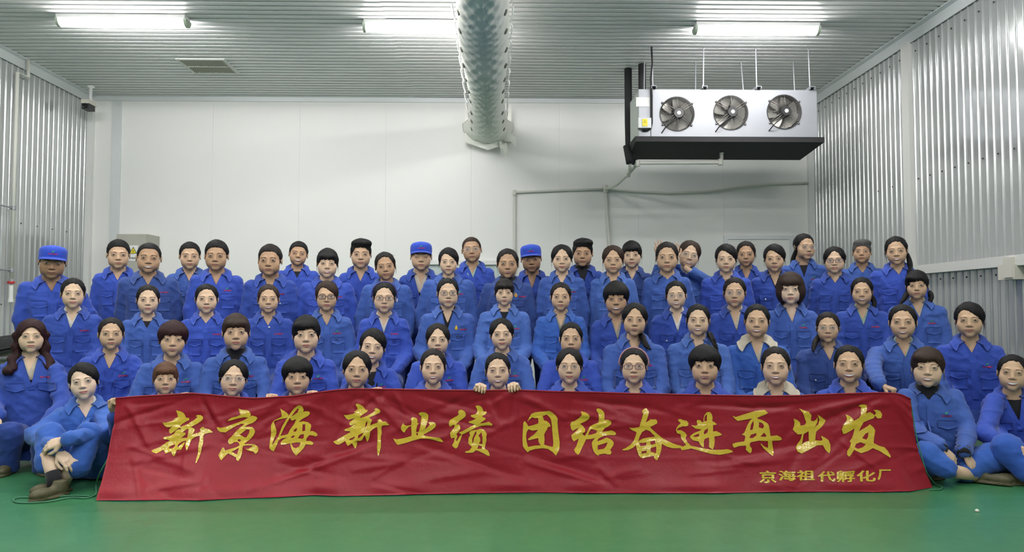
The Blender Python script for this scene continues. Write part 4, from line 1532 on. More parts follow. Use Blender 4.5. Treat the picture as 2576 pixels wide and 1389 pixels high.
    lo, hi = allp.min(0) - 0.085, allp.max(0) + 0.085
    st = q.get('res', 0.0152)
    zax = np.arange(lo[2], -0.15, st)
    zax = np.concatenate([zax, np.arange(zax[-1] + st, 0.05, 0.0095)])
    xax = np.concatenate([np.arange(lo[0], -0.075, st), np.arange(-0.075, 0.075, 0.0105), np.arange(0.075, hi[0] + st, st)])
    V, Q = snet(jsdf, (xax, np.arange(lo[1], hi[1] + st, st), zax))
    wr = wrinkle_fn(rng, 0.0100)
    N = vnormals(V, Q)
    calm = sstep(-V[:, 2], -0.01, 0.10)
    V = V + N * (wr(V) * calm)[:, None]
    jac = MB().add(V + NB, Q.tolist()).build('jacket', jm, root, smooth=True)

    def fy(x, z):
        x, z = np.asarray(x, float), np.asarray(z, float)
        y = np.full(x.shape, -0.42 + min(0, pel[1]))
        for _ in range(34):
            y = y + 0.85 * np.clip(jsdf((x, y, z), True), -0.02, 0.08)
        pts = np.stack([x, y, z], -1).reshape(-1, 3)
        return (y - (wr(pts) * sstep(-pts[:, 2], -0.01, 0.10)).reshape(y.shape))

    def patch(name, x0, x1, zt, zb, off, m, parent, pt=0.0):
        nx, nzz = 7, 6
        u = np.linspace(0, 1, nx)
        X = x0 + (x1 - x0) * u
        G = np.zeros((nzz, nx, 3))
        for i in range(nzz):
            t = i / (nzz - 1)
            zz = zt + (zb - pt * (1 - np.abs(2 * u - 1)) - zt) * t
            cxx = pel[0] * np.clip(zz / pel[2], 0, 2)
            G[i, :, 0] = X + cxx
            G[i, :, 2] = zz
            G[i, :, 1] = fy(X + cxx, zz) - off
        W, F = sheet(G, 0.005)
        return MB().add(W + NB, F).build(name, m, parent, smooth=name != 'placket')

    bs = wx * s if not custom else wx
    for sd in (-1, 1):
        t = np.linspace(0, 1, 9)
        zz = -0.03 - (vd - 0.02) * t
        xi = sd * vw * (1 + zz / vd) - sd * 0.002
        G = np.zeros((9, 4, 3))
        for k, wd in enumerate((0.0, 0.010, 0.020, 0.030)):
            xx = xi + sd * wd + pel[0] * np.clip(zz / pel[2], 0, 2)
            G[:, k, 0], G[:, k, 2] = xx, zz
            G[:, k, 1] = fy(xx, zz) - 0.0012 + 0.0035 * (k == 3)
        if sd < 0:
            G = G[:, ::-1]
        MB().add(*[a + NB if n_ == 0 else a for n_, a in enumerate(sheet(G, 0.004))]).build('front_edge', jm, jac, smooth=True)
    if vd < 0.3 and q.get('pockets', True):
        patch('placket', -0.019, 0.019, -vd + 0.005, max(hem + 0.02, -0.42) if not custom else -0.23, 0.0030, jm, jac)
    if q.get('pockets', True):
        for sd in (-1, 1):
            a, b = (0.042, 0.142)
            x0, x1 = (a * bs, b * bs) if sd > 0 else (-b * bs, -a * bs)
            zt = -0.185 * s
            if pose == 'floor' and not custom:
                continue
            if not custom:
                patch('pocket', x0, x1, zt - 0.01, zt - 0.125, 0.0030, jm, jac)
            patch('pocket_flap', x0 - 0.004, x1 + 0.004, zt, zt - 0.042, 0.0085, jm, jac, 0.016)
    if q.get('snap'):
        y0 = float(fy(np.array([0.012]), np.array([-vd - 0.012]))[0])
        MB().lathe([(0.0085, 0.0), (0.0085, -0.004), (0.004, -0.006)], (0.012 + NB[0], y0 - 0.006 + NB[1], -vd - 0.012 + NB[2]), 'y', 10).build('button', mat('button_silver', (0.6, 0.6, 0.62), 0.3, 0.8), jac)
    if q.get('buttons'):
        for sd in (-1, 1):
            bz = -0.185 * s - 0.045
            x0 = sd * 0.092 * bs
            y0 = float(fy(np.array([x0]), np.array([bz]))[0])
            MB().lathe([(0.0075, 0.0), (0.0075, -0.004), (0.004, -0.006)], (x0 + NB[0], y0 - 0.009 + NB[1], bz + NB[2]), 'y', 10).build('button', mat('button_silver', (0.6, 0.6, 0.62), 0.3, 0.8), jac)
    lg = q.get('logo', 'leaf')
    if lg:
        for (v2, f2, m2, nm) in logo_geo(lg):
            x = v2[:, 0] + 0.096 * bs
            z = v2[:, 1] - 0.150 * s
            MB().add(np.stack([x, fy(x, z) - 0.0030, z], 1) + NB, f2).build(nm, m2, jac)
    if q.get('num'):
        for (v2, f2, m2, nm) in logo_geo(q['num']):
            x = v2[:, 0] + 0.096 * bs
            z = v2[:, 1] - 0.208 * s
            MB().add(np.stack([x, fy(x, z) - 0.0125, z], 1) + NB, f2).build(nm, m2, jac)
    if q.get('pen'):
        x0, z0 = 0.10 * bs, -0.18 * s
        y0 = float(fy(np.array([x0]), np.array([z0]))[0])
        MB().tube([(x0 + NB[0], y0 - 0.012 + NB[1], z0 + 0.02 + NB[2]), (x0 + NB[0] - 0.005, y0 - 0.012 + NB[1], z0 - 0.045 + NB[2])], 0.004, 6).build('pen', mat('white_plastic', (0.75, 0.75, 0.74), 0.4), jac)

    # ---------------- collar
    def collar(name, m, big=1.0, lift=0.0, par=jac):
        th = np.radians(np.linspace(-150, 150, 35))
        sn, cs = np.sin(th), np.cos(th)
        qf = (1 - cs) / 2
        c1 = np.stack([.058 * sn, .010 + .060 * cs, .004 - .050 * qf ** 1.4], 1)
        c2 = np.stack([.070 * sn * (1 + .08 * qf), .012 + .073 * cs, .044 - .068 * qf ** 1.5], 1)
        tip = np.sign(sn) * .056 * qf ** 3
        c4 = np.stack([(.110 * sn + tip) * big, .018 + (.104 * cs - .022 * qf ** 3), (-.012 - .078 * qf ** 2.0) * big], 1)
        c3 = (c2 + c4) / 2 + np.stack([.012 * sn, .012 * cs, .012 + 0 * sn], 1)
        C = np.stack([c1, c2, c3, c4], 0)
        # finer rows
        rows = []
        for a, b in ((0, 1), (1, 2), (2, 3)):
            rows += [C[a], (C[a] + C[b]) / 2]
        rows.append(C[3])
        G = np.stack(rows, 0) * np.array([hs * (0.92 if q['sex'] == 'f' else 1.0), hs, hs])
        G[:, :, 1] += lean_y * np.minimum(0, G[:, :, 2])
        G[:, :, 0] += pel[0] / pel[2] * np.minimum(0, G[:, :, 2])
        flat = G.reshape(-1, 3)
        e = 0.004
        row_id = np.repeat(np.arange(G.shape[0]), G.shape[1])
        want = np.where(row_id >= 3, 0.0100 + lift, -1.0)
        for _ in range(5):
            p = (flat[:, 0], flat[:, 1], flat[:, 2])
            d0 = jsdf(p, True)
            g = np.stack([jsdf((p[0] + e, p[1], p[2]), True) - d0, jsdf((p[0], p[1] + e, p[2]), True) - d0, jsdf((p[0], p[1], p[2] + e), True) - d0], 1)
            g /= np.linalg.norm(g, axis=1)[:, None] + 1e-6
            mv = np.where(row_id >= 5, want - d0, np.maximum(0, want - d0))
            mv = np.where(want < 0, 0, np.clip(mv, -0.03, 0.03))
            flat = flat + g * mv[:, None]
        W, F = sheet(flat.reshape(G.shape), 0.0045)
        return MB().add(W + NB, F).build(name, m, par, smooth=True)

    if q.get('bigcollar'):
        collar('shirt_collar', cloth_m('beige', (0.52, 0.47, 0.38)), 1.15, 0.004, root)
    else:
        collar('collar', jm)

    # ---------------- what shows at the neck
    inner = q.get('inner')
    if inner:
        kind, c = inner
        cm = {'black': (0.012, 0.012, 0.016), 'white': (0.62, 0.62, 0.60), 'beige': (0.50, 0.45, 0.37), 'grey': (0.26, 0.25, 0.22), 'green': (0.28, 0.42, 0.36), 'navy': (0.02, 0.03, 0.10)}[c]
        uv, uq = inner_template(kind)
        MB().add(head_map(uv), uq.tolist()).build('undershirt', cloth_m('inner_' + c, cm), root, smooth=True)
    if q.get('necklace'):
        th = np.linspace(-2.4, 2.4, 29)
        pts = np.stack([0.062 * np.sin(th), 0.02 - 0.066 * np.cos(th), -0.01 - 0.055 * (np.cos(th) + 1) / 2 - 0.02 * np.exp(-(th / .5) ** 2)], 1)
        pts = pts * hs
        pts[:, 1] -= 0.012
        MB().tube(pts + NB, 0.0016, 6).build('necklace', mat('cord_red', (0.30, 0.03, 0.02), 0.6), root)

    # ---------------- hands
    for i, (S, E, W) in enumerate(arms):
        sd = -1 if i == 0 else 1
        hk = q.get('hands', (None, None))[i]
        if hk:
            hp, fd, pn = hk[:3]
            hand_side = hk[3] if len(hk) > 3 else -sd
        else:
            hp = 'relaxed'
            fd = (W - E) / np.linalg.norm(W - E)
            pn = np.array([-sd, 0.2, -0.3])
            hand_side = -sd
            if pose in ('sit', 'kneel'):
                pn = np.array([0, 0.2, -1.0])
        if hk:
            fd, pn = RT @ np.asarray(fd, float), RT @ np.asarray(pn, float)
        fd = np.asarray(fd, float)
        fd = fd / np.linalg.norm(fd)
        hand_at = mb.n
        place_hand(mb, hp, W + NB + fd * 0.028, fd, pn, hand_side, 0.92 if q['sex'] == 'f' else 1.02, 0.12 if not hk else (hk[4] if len(hk) > 4 else 0.045), 0.0048 if hk or custom else 0.0085)
        hv_ = np.concatenate(mb.v)
        tube_at = mb.n
        mb.tube(np.array([S * 0.45 + np.array([0, 0, -0.06]), S, E, E * 0.25 + W * 0.75]) + NB, [0.03, 0.036, 0.034, 0.026], 8)
        tv_ = mb.v[-1]
        bust_n = len(BUST_V)
        for ring, lo_, hi_ in ((0, 0, bust_n), (3, hand_at, tube_at)):
            ids = [int(lo_ + np.argmin(((hv_[lo_:hi_] - tv_[ring * 8 + k_]) ** 2).sum(1))) for k_ in (0, 1)]
            mb.f.append([tube_at + ring * 8, tube_at + ring * 8 + 1, ids[0]])
            mb.m.append(0)
    for (kind, pts, r) in (custom or {}).get('extra', []):
        if kind == 'shin':
            mb.tube(np.array(pts) + NB, r, 14)
    mb.build('body', [skin, M_SCLERA, M_IRIS, M_LASH, M_BROW, lips, M_MOUTH, M_TEETH], root, smooth=True)

    # ---------------- hair and head wear
    style = q['hair']
    hm = hair_m(q.get('hc', 'black'))
    hv, hq = hair_template('capsides' if style == 'cap' else style)
    hb = MB().add(head_map(hv, True), hq.tolist())
    if q['sex'] == 'f' and style in ('back', 'part', 'side', 'bangs', 'sidebangs', 'bowl', 'bob'):
        for k in range(16):
            sd = rng.choice((-1, 1))
            a = rng.uniform(0, 1)
            if k < 9:            # wisps before the ears
                p0 = np.array([sd * (0.069 + 0.008 * a), -0.030 + 0.035 * a, 0.040])
                p3 = p0 + np.array([sd * rng.uniform(-0.006, 0.012), rng.uniform(-0.012, 0.012), -rng.uniform(0.06, 0.13)])
                pm = (p0 + p3) / 2 + np.array([sd * rng.uniform(0.002, 0.009), 0, 0])
            else:                # fly-away hair over the crown
                an = rng.uniform(-1.3, 1.3)
                p0 = np.array([0.072 * math.sin(an), rng.uniform(-0.03, 0.05), 0.036 + 0.088 * math.cos(an)])
                p3 = p0 + np.array([0.030 * math.sin(an + rng.uniform(-1.2, 1.2)), rng.uniform(-0.02, 0.03), rng.uniform(-0.004, 0.014)])
                pm = (p0 + p3) / 2 + np.array([0.004 * math.sin(an), 0, 0.006])
            t = np.linspace(0, 1, 6)[:, None]
            pts = (1 - t) ** 2 * p0 + 2 * t * (1 - t) * pm + t ** 2 * p3
            hb.tube(head_map(pts, True), np.linspace(0.0013, 0.0004, 6) * (1.0 if k < 9 else 0.7), 4)
    hb.build('hair', hm, root, smooth=True)
    if style == 'cap':
        cm = cloth_m('cap_blue', (0.028, 0.075, 0.50))
        n = 28
        prof = [(0.0, 1.0, 0), (0.016, 1.005, 0), (0.038, 1.0, 0), (0.054, 0.965, 0), (0.066, 0.88, 0), (0.075, 0.73, 0), (0.081, 0.45, 0), (0.083, 0.02, 0)]
        V, F = [], []
        for (h, k, z0) in prof:
            for j in range(n):
                a = 2 * math.pi * j / n
                V.append((0.0825 * k * math.sin(a), 0.016 - 0.101 * k * math.cos(a), 0.044 + h + 0.006 * math.cos(a) * (h / 0.083)))
        for i in range(len(prof) - 1):
            for j in range(n):
                j2 = (j + 1) % n
                F.append((i * n + j, i * n + j2, (i + 1) * n + j2, (i + 1) * n + j))
        F.append(tuple((len(prof) - 1) * n + j for j in range(n)))
        cap = MB().add(head_map(V, True), F).build('cap', cm, root, smooth=True)
        u = np.linspace(-1, 1, 17)
        a = u * math.radians(72)
        G = []
        for t in np.linspace(0, 1, 5):
            ext = 0.052 * t * np.cos(u * math.pi / 2) ** 0.6
            G.append(np.stack([0.0835 * np.sin(a), 0.016 - 0.1020 * np.cos(a) - ext, 0.050 - 0.010 * t - 0.020 * u * u * (0.4 + t * 0.6)], 1))
        W, F = sheet(np.array(G), 0.004)
        MB().add(head_map(W, True), F).build('visor', cm, cap, smooth=True)
        for (v2, f2, m2, nm) in logo_geo('leaf'):
            x, z = v2[:, 0] * 0.9, v2[:, 1] * 0.9 + 0.083
            y = 0.016 - 0.1065 * np.sqrt(np.maximum(0, 1 - (x / 0.0877) ** 2)) - 0.0015 + 0.15 * np.maximum(0, z - 0.096)
            MB().add(head_map(np.stack([x, y, z], 1), True), f2).build(nm, m2, cap)
    for (kind, args) in q.get('tails', []):
        pts = np.array([toloc(P(a, b, c)) for (a, b, c) in args])
        t = np.linspace(0, 1, 22)
        ip = np.stack([np.interp(t, np.linspace(0, 1, len(pts)), pts[:, i]) for i in range(3)], 1)
        for _ in range(3):
            ip[1:-1] = (ip[:-2] + 2 * ip[1:-1] + ip[2:]) / 4
        if kind == 'braid':
            m3 = MB()
            for ph in (0, 2.09, 4.19):
                off = np.stack([0.011 * np.sin(t * 26 + ph), 0.008 * np.cos(t * 52 + 2 * ph), 0 * t], 1)
                m3.tube(ip + off, 0.0125 * (1 - 0.5 * t), 7)
            m3.build('braid', hm, root, smooth=True)
        else:
            r = 0.023 * np.minimum(1, 0.65 + t) * (1 - 0.75 * t ** 2.5)
            m3 = MB().tube(ip, r, 9)
            m3.tube(ip + np.stack([0.008 * np.sin(t * 7), 0 * t - 0.006, 0.006 * np.cos(t * 5)], 1), r * 0.75, 7)
            m3.build('ponytail', hm, root, smooth=True)
    if q.get('headband'):
        th = np.linspace(-1.75, 1.75, 25)
        pts = np.stack([0.090 * np.sin(th), 0.012 + 0 * th, 0.030 + 0.104 * np.cos(th)], 1)
        MB().tube(head_map(pts, True), 0.0055, 6).build('headband', mat('headband_' + q['headband'], {'purple': (0.05, 0.04, 0.22), 'pink': (0.42, 0.22, 0.24)}[q['headband']], 0.5), root, smooth=True)
    if q.get('earrings'):
        for s2 in (-1, 1):
            a = np.linspace(0, 2 * math.pi, 13)[:-1]
            pts = np.stack([s2 * 0.0815 + 0 * a, 0.004 + 0.007 * np.cos(a), -0.046 + 0.009 * np.sin(a)], 1)
            MB().tube(head_map(pts, True), 0.0016, 5, closed=True).build('earring', mat('gold', (0.8, 0.55, 0.25), 0.25, 1.0), root, smooth=True)
    g = q.get('glasses')
    if g:
        shape, cname, rad = g
        gc = {'silver': ((0.45, 0.42, 0.40), 0.8), 'dark': ((0.018, 0.012, 0.016), 0.0), 'brown': ((0.11, 0.025, 0.022), 0.0), 'gold': ((0.45, 0.32, 0.22), 0.8), 'purple': ((0.10, 0.03, 0.06), 0.0)}[cname]
        gm = mat('frame_' + cname, gc[0], 0.3, gc[1])
        fr = MB()
        a = np.linspace(0, 2 * math.pi, 29)[:-1]
        pw = 2.0 if shape == 'round' else 3.6
        rx, rz = (0.0235, 0.0205) if shape == 'round' else (0.0245, 0.0160)
        gy = -0.107
        lens = []
        for s2 in (-1, 1):
            ca, sa = np.cos(a), np.sin(a)
            ex = np.sign(ca) * np.abs(ca) ** (2 / pw) * rx + s2 * 0.0325
            ez = np.sign(sa) * np.abs(sa) ** (2 / pw) * rz + 0.0005
            ey = gy + 0.10 * np.maximum(0, np.abs(ex) - 0.02) ** 1.0 * 0.35
            loop = np.stack([ex, ey, ez], 1)
            fr.tube(head_map(loop, True), rad, 6, closed=True)
            lens.append(loop)
            fr.tube(head_map([(s2 * 0.0565, gy + 0.013, 0.006), (s2 * 0.070, gy + 0.022, 0.007), (s2 * 0.079, -0.02, 0.006), (s2 * 0.081, 0.016, 0.002)], True), rad * 0.9, 6)
        fr.tube(head_map([(-0.010, gy, 0.005), (0, gy - 0.001, 0.008), (0.010, gy, 0.005)], True), rad, 6)
        go = fr.build('glasses', gm, root, smooth=True)
        lm = mat('lens_glass', (0.9, 0.92, 0.92), 0.05, alpha=0.10, spec=0.6)
        for loop in lens:
            MB().add(head_map(loop + np.array([0, 0.0008, 0]), True), [tuple(range(28))]).build('lens', lm, go)

    # ---------------- trousers and shoes
    if not custom:
        tr = link('trousers', trousers_mesh(pose), root)
        tr.scale = (s * min(1.05, wx), s, s)
        tj = trouser_joints(pose)
        for sd in (-1, 1):
            sh = link('shoe', shoe_mesh(), root)
            sh.location = (sd * tj['ank'][0] * s * min(1.05, wx), (tj['ank'][1] + (0.03 if pose != 'kneel' else -0.02)) * s, 0 if pose != 'kneel' else 0.005)
            sh.rotation_euler = (0, 0, (-sd * -0.12) if pose != 'kneel' else math.pi)
            if pose == 'kneel':
                sh.rotation_euler = (0, 0, math.pi)
    else:
        legs = [tuple(np.array(a) for a in l) for l in custom['legs']]
        rr = custom.get('leg_r', (0.098, 0.075, 0.066))
        sd_ = trousers_sdf(pel + np.array([0, 0, -0.01]), legs, rr)
        f = lambda p: np.maximum(sd_(p), -(p[2] + NB[2] - 0.008))
        pts = np.array([x for l in legs for x in l] + [pel])
        lo, hi = pts.min(0) - 0.18, pts.max(0) + 0.14
        lo[2] = max(lo[2], -NB[2] - 0.02)
        V, Q = snet(f, [np.arange(lo[i], hi[i], 0.0145) for i in range(3)])
        N = vnormals(V, Q)
        V = V + N * (wr(V) * 0.9)[:, None] * (V[:, 2] + NB[2] > 0.03)[:, None]
        MB().add(V + NB, Q.tolist()).build('trousers', cloth_m('trousers_%d' % blue, custom.get('tcol', (0.030, 0.095, 0.40))), root, smooth=True)
        for (kind, pts, r) in custom.get('extra', []):
            if kind == 'shin':
                continue
            pts = np.array(pts) + NB
            m = {'shin': skin, 'sock': cloth_m('inner_black', (0.012, 0.012, 0.016)), 'cuff': cloth_m('inner_black', (0.012, 0.012, 0.016)), 'sleeve_hem': mat('white_plastic', (0.75, 0.75, 0.74), 0.4)}[kind]
            MB().tube(pts, r, 14).build(kind, m, root, smooth=True)
        for (loc, rot) in custom.get('shoes', []):
            sh = link('shoe', shoe_mesh(), root)
            sh.location = np.array(loc) + np.array([NB[0], NB[1], 0])
            sh.rotation_euler = rot
    PEOPLE_COUNT[0] += 1
    return root
# ------------------------------------------------------------------ who stands and sits where
# id, row, depth, head (centre x, crown y, chin y), shoulders (x0, x1), sex, hair, hair colour, skin, mouth, more
T = []


def A(i, pose, d, head, sh, sex, hair, hc, skin, mouth, label, **kw):
    T.append(dict(id=i, pose=pose, d=d, head=head, sh=sh, sex=sex, hair=hair, hc=hc, skin=skin, mouth=mouth, label=label, **kw))


BK, WH, BE, GR, GN = 'black', 'white', 'beige', 'grey', 'green'
SIL = ('round', 'silver', 0.0011)
SILR = ('rect', 'silver', 0.0011)
DARK = ('rect', 'dark', 0.0020)
# standing rows
A(1, 'stand', 6.25, (133, 618, 698), (66, 240), 'm', 'cap', 'black', 4, 's', 'person in blue cap and jacket standing beside the left wall', pitch=-6, roll=3, logo='', blue=0, jw=0.04)
A(2, 'stand', 6.95, (296, 605, 675), (232, 362), 'm', 'short', 'black', 2, 'n', 'person in plain blue jacket standing just left of the electrical cabinet plate', logo='', blue=0, v=0.10)
A(3, 'stand', 6.5, (374, 610, 686), (303, 469), 'm', 'buzz', 'black', 3, 't', 'person in darker blue jacket with flame badge standing before the electrical cabinet', roll=2, logo='flame', blue=4, v=0.10)
A(4, 'stand', 7.1, (476, 610, 677), (420, 532), 'm', 'recede', 'black', 2, 's', 'person in blue jacket standing at the rear, fourth head from left', logo='', blue=2, inner=('v', 'navy'))
A(5, 'stand', 6.6, (544, 606, 680), (471, 622), 'm', 'short', 'black', 3, 'n', 'person in open-necked blue jacket with leaf badge, fifth of the standing heads', yaw=-6, blue=0, v=0.12)
A(6, 'stand', 6.5, (679, 616, 694), (608, 756), 'm', 'recede', 'dark', 3, 'n', 'person in blue jacket with silver pocket snaps, sixth of the standing heads', yaw=-8, logo='red', blue=1, v=0.13, buttons=True, jw=0.08)
A(7, 'stand', 7.2, (750, 609, 669), (700, 806), 'm', 'short', 'black', 3, 't', 'person in blue jacket over black tee standing at the rear, seventh head', roll=5, pitch=6, blue=0, inner=('crew', BK), logo='')
A(8, 'stand', 6.6, (823, 626, 698), (740, 902), 'f', 'bangs', 'black', 1, 't', 'person in buttoned blue jacket with leaf badge, eighth of the standing heads', roll=2, blue=0, v=0.07, jw=0.08)
A(9, 'stand', 7.1, (907, 600, 671), (850, 962), 'm', 'thick', 'black', 2, 'n', 'person in blue jacket standing at the rear, ninth head from left', blue=0, v=0.12, logo='')
A(10, 'stand', 6.6, (968, 634, 704), (897, 1043), 'f', 'back', 'dark', 3, 's', 'person in blue jacket with a white pen in the pocket', roll=-6, blue=2, pen=True, logo='')
A(11, 'stand', 7.0, (1059, 609, 683), (998, 1108), 'm', 'cap', 'black', 2, 'n', 'person in blue cap and jacket open over a beige shirt, eyes lowered', eye=0.0, blue=1, inner=('polo', BE), v=0.24, vw=0.075, logo='')
A(12, 'stand', 6.6, (1128, 625, 691), (1046, 1205), 'f', 'side', 'black', 1, 'n', 'person in buttoned blue jacket standing just left of the bespectacled rear person', blue=2, v=0.08)
A(13, 'stand', 7.2, (1186, 595, 661), (1136, 1262), 'm', 'buzz', 'brown', 3, 'n', 'tallest person at the rear in blue jacket and thin rimmed glasses', roll=-4, pitch=5, blue=0, glasses=SILR, inner=('v', GN), v=0.14, logo='')
A(14, 'stand', 6.6, (1277, 626, 700), (1200, 1354), 'f', 'back', 'dark', 3, 'o', 'person in blue jacket with flame badge over a black high collar, standing', blue=4, inner=('turtle', BK), logo='flame', v=0.10)
A(15, 'stand', 7.0, (1336, 615, 684), (1298, 1380), 'm', 'cap', 'black', 4, 'n', 'person in blue cap and open-necked jacket standing right of the duct line', roll=-4, pitch=-4, blue=1, v=0.15, logo='')
A(16, 'stand', 6.6, (1414, 616, 685), (1342, 1478), 'f', 'part', 'black', 1, 's', 'person in light blue jacket with leaf badge before the rear person in zipped black', blue=2, v=0.10)
A(17, 'stand', 7.0, (1466, 599, 667), (1420, 1518), 'm', 'thick', 'black', 3, 'n', 'person in blue jacket over a zipped black high collar, standing at the rear', blue=1, inner=('turtle', BK), v=0.16, vw=0.06, logo='')
A(18, 'stand', 6.6, (1543, 618, 688), (1478, 1610), 'f', 'part', 'brown', 2, 's', 'person in the palest blue jacket of the standing people', blue=3, v=0.11, logo='red')
A(19, 'stand', 7.1, (1590, 607, 674), (1540, 1640), 'f', 'bangs', 'black', 1, 's', 'person in dull blue jacket standing at the rear below the wall pipe', blue=4, v=0.11, logo='')
A(20, 'stand', 6.6, (1679, 609, 687), (1611, 1755), 'f', 'back', 'dark', 2, 'n', 'person in blue jacket with raised hands showing behind the head', blue=2, v=0.06)
A(21, 'stand', 7.05, (1735, 605, 677), (1665, 1780), 'f', 'part', 'brown', 1, 't', 'person in blue jacket and thin glasses leaning in, both hands raised', roll=13, pitch=2, yaw=6, blue=3, glasses=SIL, v=0.05, logo='', armL=((1652, 700, 7.0), (1664, 652, 6.9)), armR=((1785, 712, 7.0), (1699, 660, 6.9)),
  hands=(('spread', (-0.12, 0, 1), (0, -1, 0)), ('spread', (-0.02, 0, 1), (0, -1, 0))))
A(22, 'stand', 6.6, (1828, 616, 686), (1755, 1905), 'f', 'side', 'black', 1, 'n', 'person in buttoned bright blue jacket standing before the door frame edge', blue=0, v=0.09, logo='')
A(23, 'stand', 7.15, (1878, 607, 671), (1836, 1922), 'f', 'back', 'dark', 3, 'o', 'person in dark blue jacket standing at the rear before the door', blue=1, v=0.13, logo='')
A(24, 'stand', 6.6, (1950, 616, 684), (1885, 2022), 'f', 'side', 'black', 2, 'o', 'person in blue jacket over black collar standing before the door', blue=1, inner=('polo', BK), v=0.15, logo='', buttons=True)
A(25, 'stand', 7.0, (2022, 588, 653), (1969, 2078), 'f', 'back', 'black', 2, 'n', 'person in blue jacket, black tee and thin glasses looking away to the side', yaw=26, blue=2, glasses=SIL, inner=('crew', BK), v=0.16, tails=[('tail', [(2002, 630, 7.06), (1994, 655, 7.08), (1990, 690, 7.08)])])
A(26, 'stand', 6.6, (2101, 621, 688), (2032, 2162), 'f', 'part', 'black', 1, 's', 'person in blue jacket and dark rimmed glasses standing near the right wall', blue=1, glasses=('rect', 'purple', 0.0020), v=0.08, logo='', jw=0.08)
A(27, 'stand', 6.95, (2170, 602, 661), (2118, 2222), 'm', 'thick', 'grey', 3, 'n', 'person in blue jacket standing at the rear right, chin raised', pitch=8, blue=2, v=0.08, logo='')
A(28, 'stand', 6.4, (2259, 594, 666), (2199, 2355), 'f', 'back', 'black', 2, 't', 'rightmost standing person in bright blue jacket by the ribbed wall', roll=-3, blue=0, v=0.08, logo='', tails=[('tail', [(2283, 640, 6.46), (2290, 670, 6.40), (2286, 700, 6.28), (2280, 735, 6.24)])])
# seated third row
A(29, 'sit', 5.95, (180, 700, 775), (100, 252), 'f', 'back', 'black', 1, 's', 'person in blue jacket over white top, first from left in the third row', inner=('v', WH), v=0.15, blue=1, logo='red')
A(30, 'sit', 6.1, (370, 717, 790), (306, 438), 'f', 'back', 'dark', 1, 'n', 'person in faded blue jacket, second from left in the third row', v=0.10, blue=2, logo='', inner=('crew', BK))
A(31, 'sit', 6.1, (518, 715, 788), (458, 582), 'f', 'back', 'black', 1, 's', 'person in bright blue jacket, third from left in the third row', v=0.07, blue=0, logo='red')
A(32, 'sit', 6.1, (674, 716, 787), (618, 741), 'f', 'back', 'brown', 2, 't', 'person in blue jacket with a silver neck snap, fourth in the third row', v=0.09, blue=1, logo='red', snap=True)
A(33, 'sit', 6.1, (821, 709, 782), (768, 891), 'f', 'side', 'brown', 2, 'n', 'person in jacket numbered 96 with thick dark glasses, third row', glasses=('rect', 'dark', 0.0024), v=0.11, blue=2, num='96')
A(34, 'sit', 6.1, (966, 711, 787), (895, 1038), 'f', 'back', 'black', 1, 'o', 'person in blue jacket, purple headband and brown glasses in the third row', glasses=('rect', 'brown', 0.0019), headband='purple', v=0.15, blue=0, logo='red', inner=('v', WH), num='15')
A(35, 'sit', 6.1, (1126, 700, 773), (1039, 1202), 'f', 'back', 'black', 1, 'n', 'person in jacket with flame badge and dark rectangular glasses, third row', glasses=('rect', 'dark', 0.0016), v=0.19, blue=2, logo='flame', inner=('polo', BK), num='870', jw=0.10, yaw=3)
A(36, 'sit', 6.1, (1269, 702, 769), (1196, 1332), 'f', 'bangs', 'dark', 1, 'o', 'person in jacket with leaf badge over dark top behind the banner centre, third row', v=0.12, blue=3, num='97', inner=('crew', BK))
A(37, 'sit', 6.1, (1411, 711, 782), (1337, 1487), 'f', 'back', 'dark', 2, 'n', 'person in vivid blue jacket over grey shirt in the third row', v=0.19, blue=5, logo='', inner=('polo', GR))
A(38, 'sit', 6.1, (1551, 711, 792), (1484, 1632), 'f', 'bowl', 'black', 3, 't', 'person in zipped blue jacket over grey collar, partly hidden in the third row', v=0.20, blue=1, logo='', inner=('polo', GR))
A(39, 'sit', 6.1, (1702, 707, 778), (1633, 1782), 'f', 'back', 'black', 1, 't', 'person in zipped jacket over white collar with thin glasses, third row', glasses=SILR, v=0.18, blue=1, logo='', inner=('polo', WH), buttons=True, roll=-2)
A(40, 'sit', 6.1, (1850, 698, 773), (1789, 1927), 'f', 'back', 'dark', 2, 'n', 'person in blue jacket over beige collar with round thin glasses, third row', glasses=SIL, v=0.19, blue=1, logo='', inner=('polo', BE))
A(41, 'sit', 6.1, (1991, 688, 766), (1930, 2062), 'f', 'bob', 'brown', 0, 'n', 'person in blue jacket with leaf badge, third from right in the third row', v=0.14, blue=2)
A(42, 'sit', 6.1, (2171, 698, 768), (2105, 2240), 'f', 'back', 'black', 2, 't', 'person in blue jacket over pale green collar, second from right in third row', v=0.16, blue=1, logo='red', inner=('polo', GN), tails=[('tail', [(2190, 745, 6.14), (2200, 760, 6.12), (2198, 790, 6.06)])])
A(43, 'sit', 6.0, (2311, 682, 753), (2240, 2402), 'f', 'sidebangs', 'black', 2, 'n', 'rightmost person of the third row in blue jacket over beige collar', v=0.14, blue=2, inner=('polo', BE), tails=[('tail', [(2282, 735, 6.06), (2276, 750, 6.0), (2262, 768, 5.98)]), ('tail', [(2338, 735, 6.06), (2343, 748, 6.0), (2340, 764, 5.98)])])
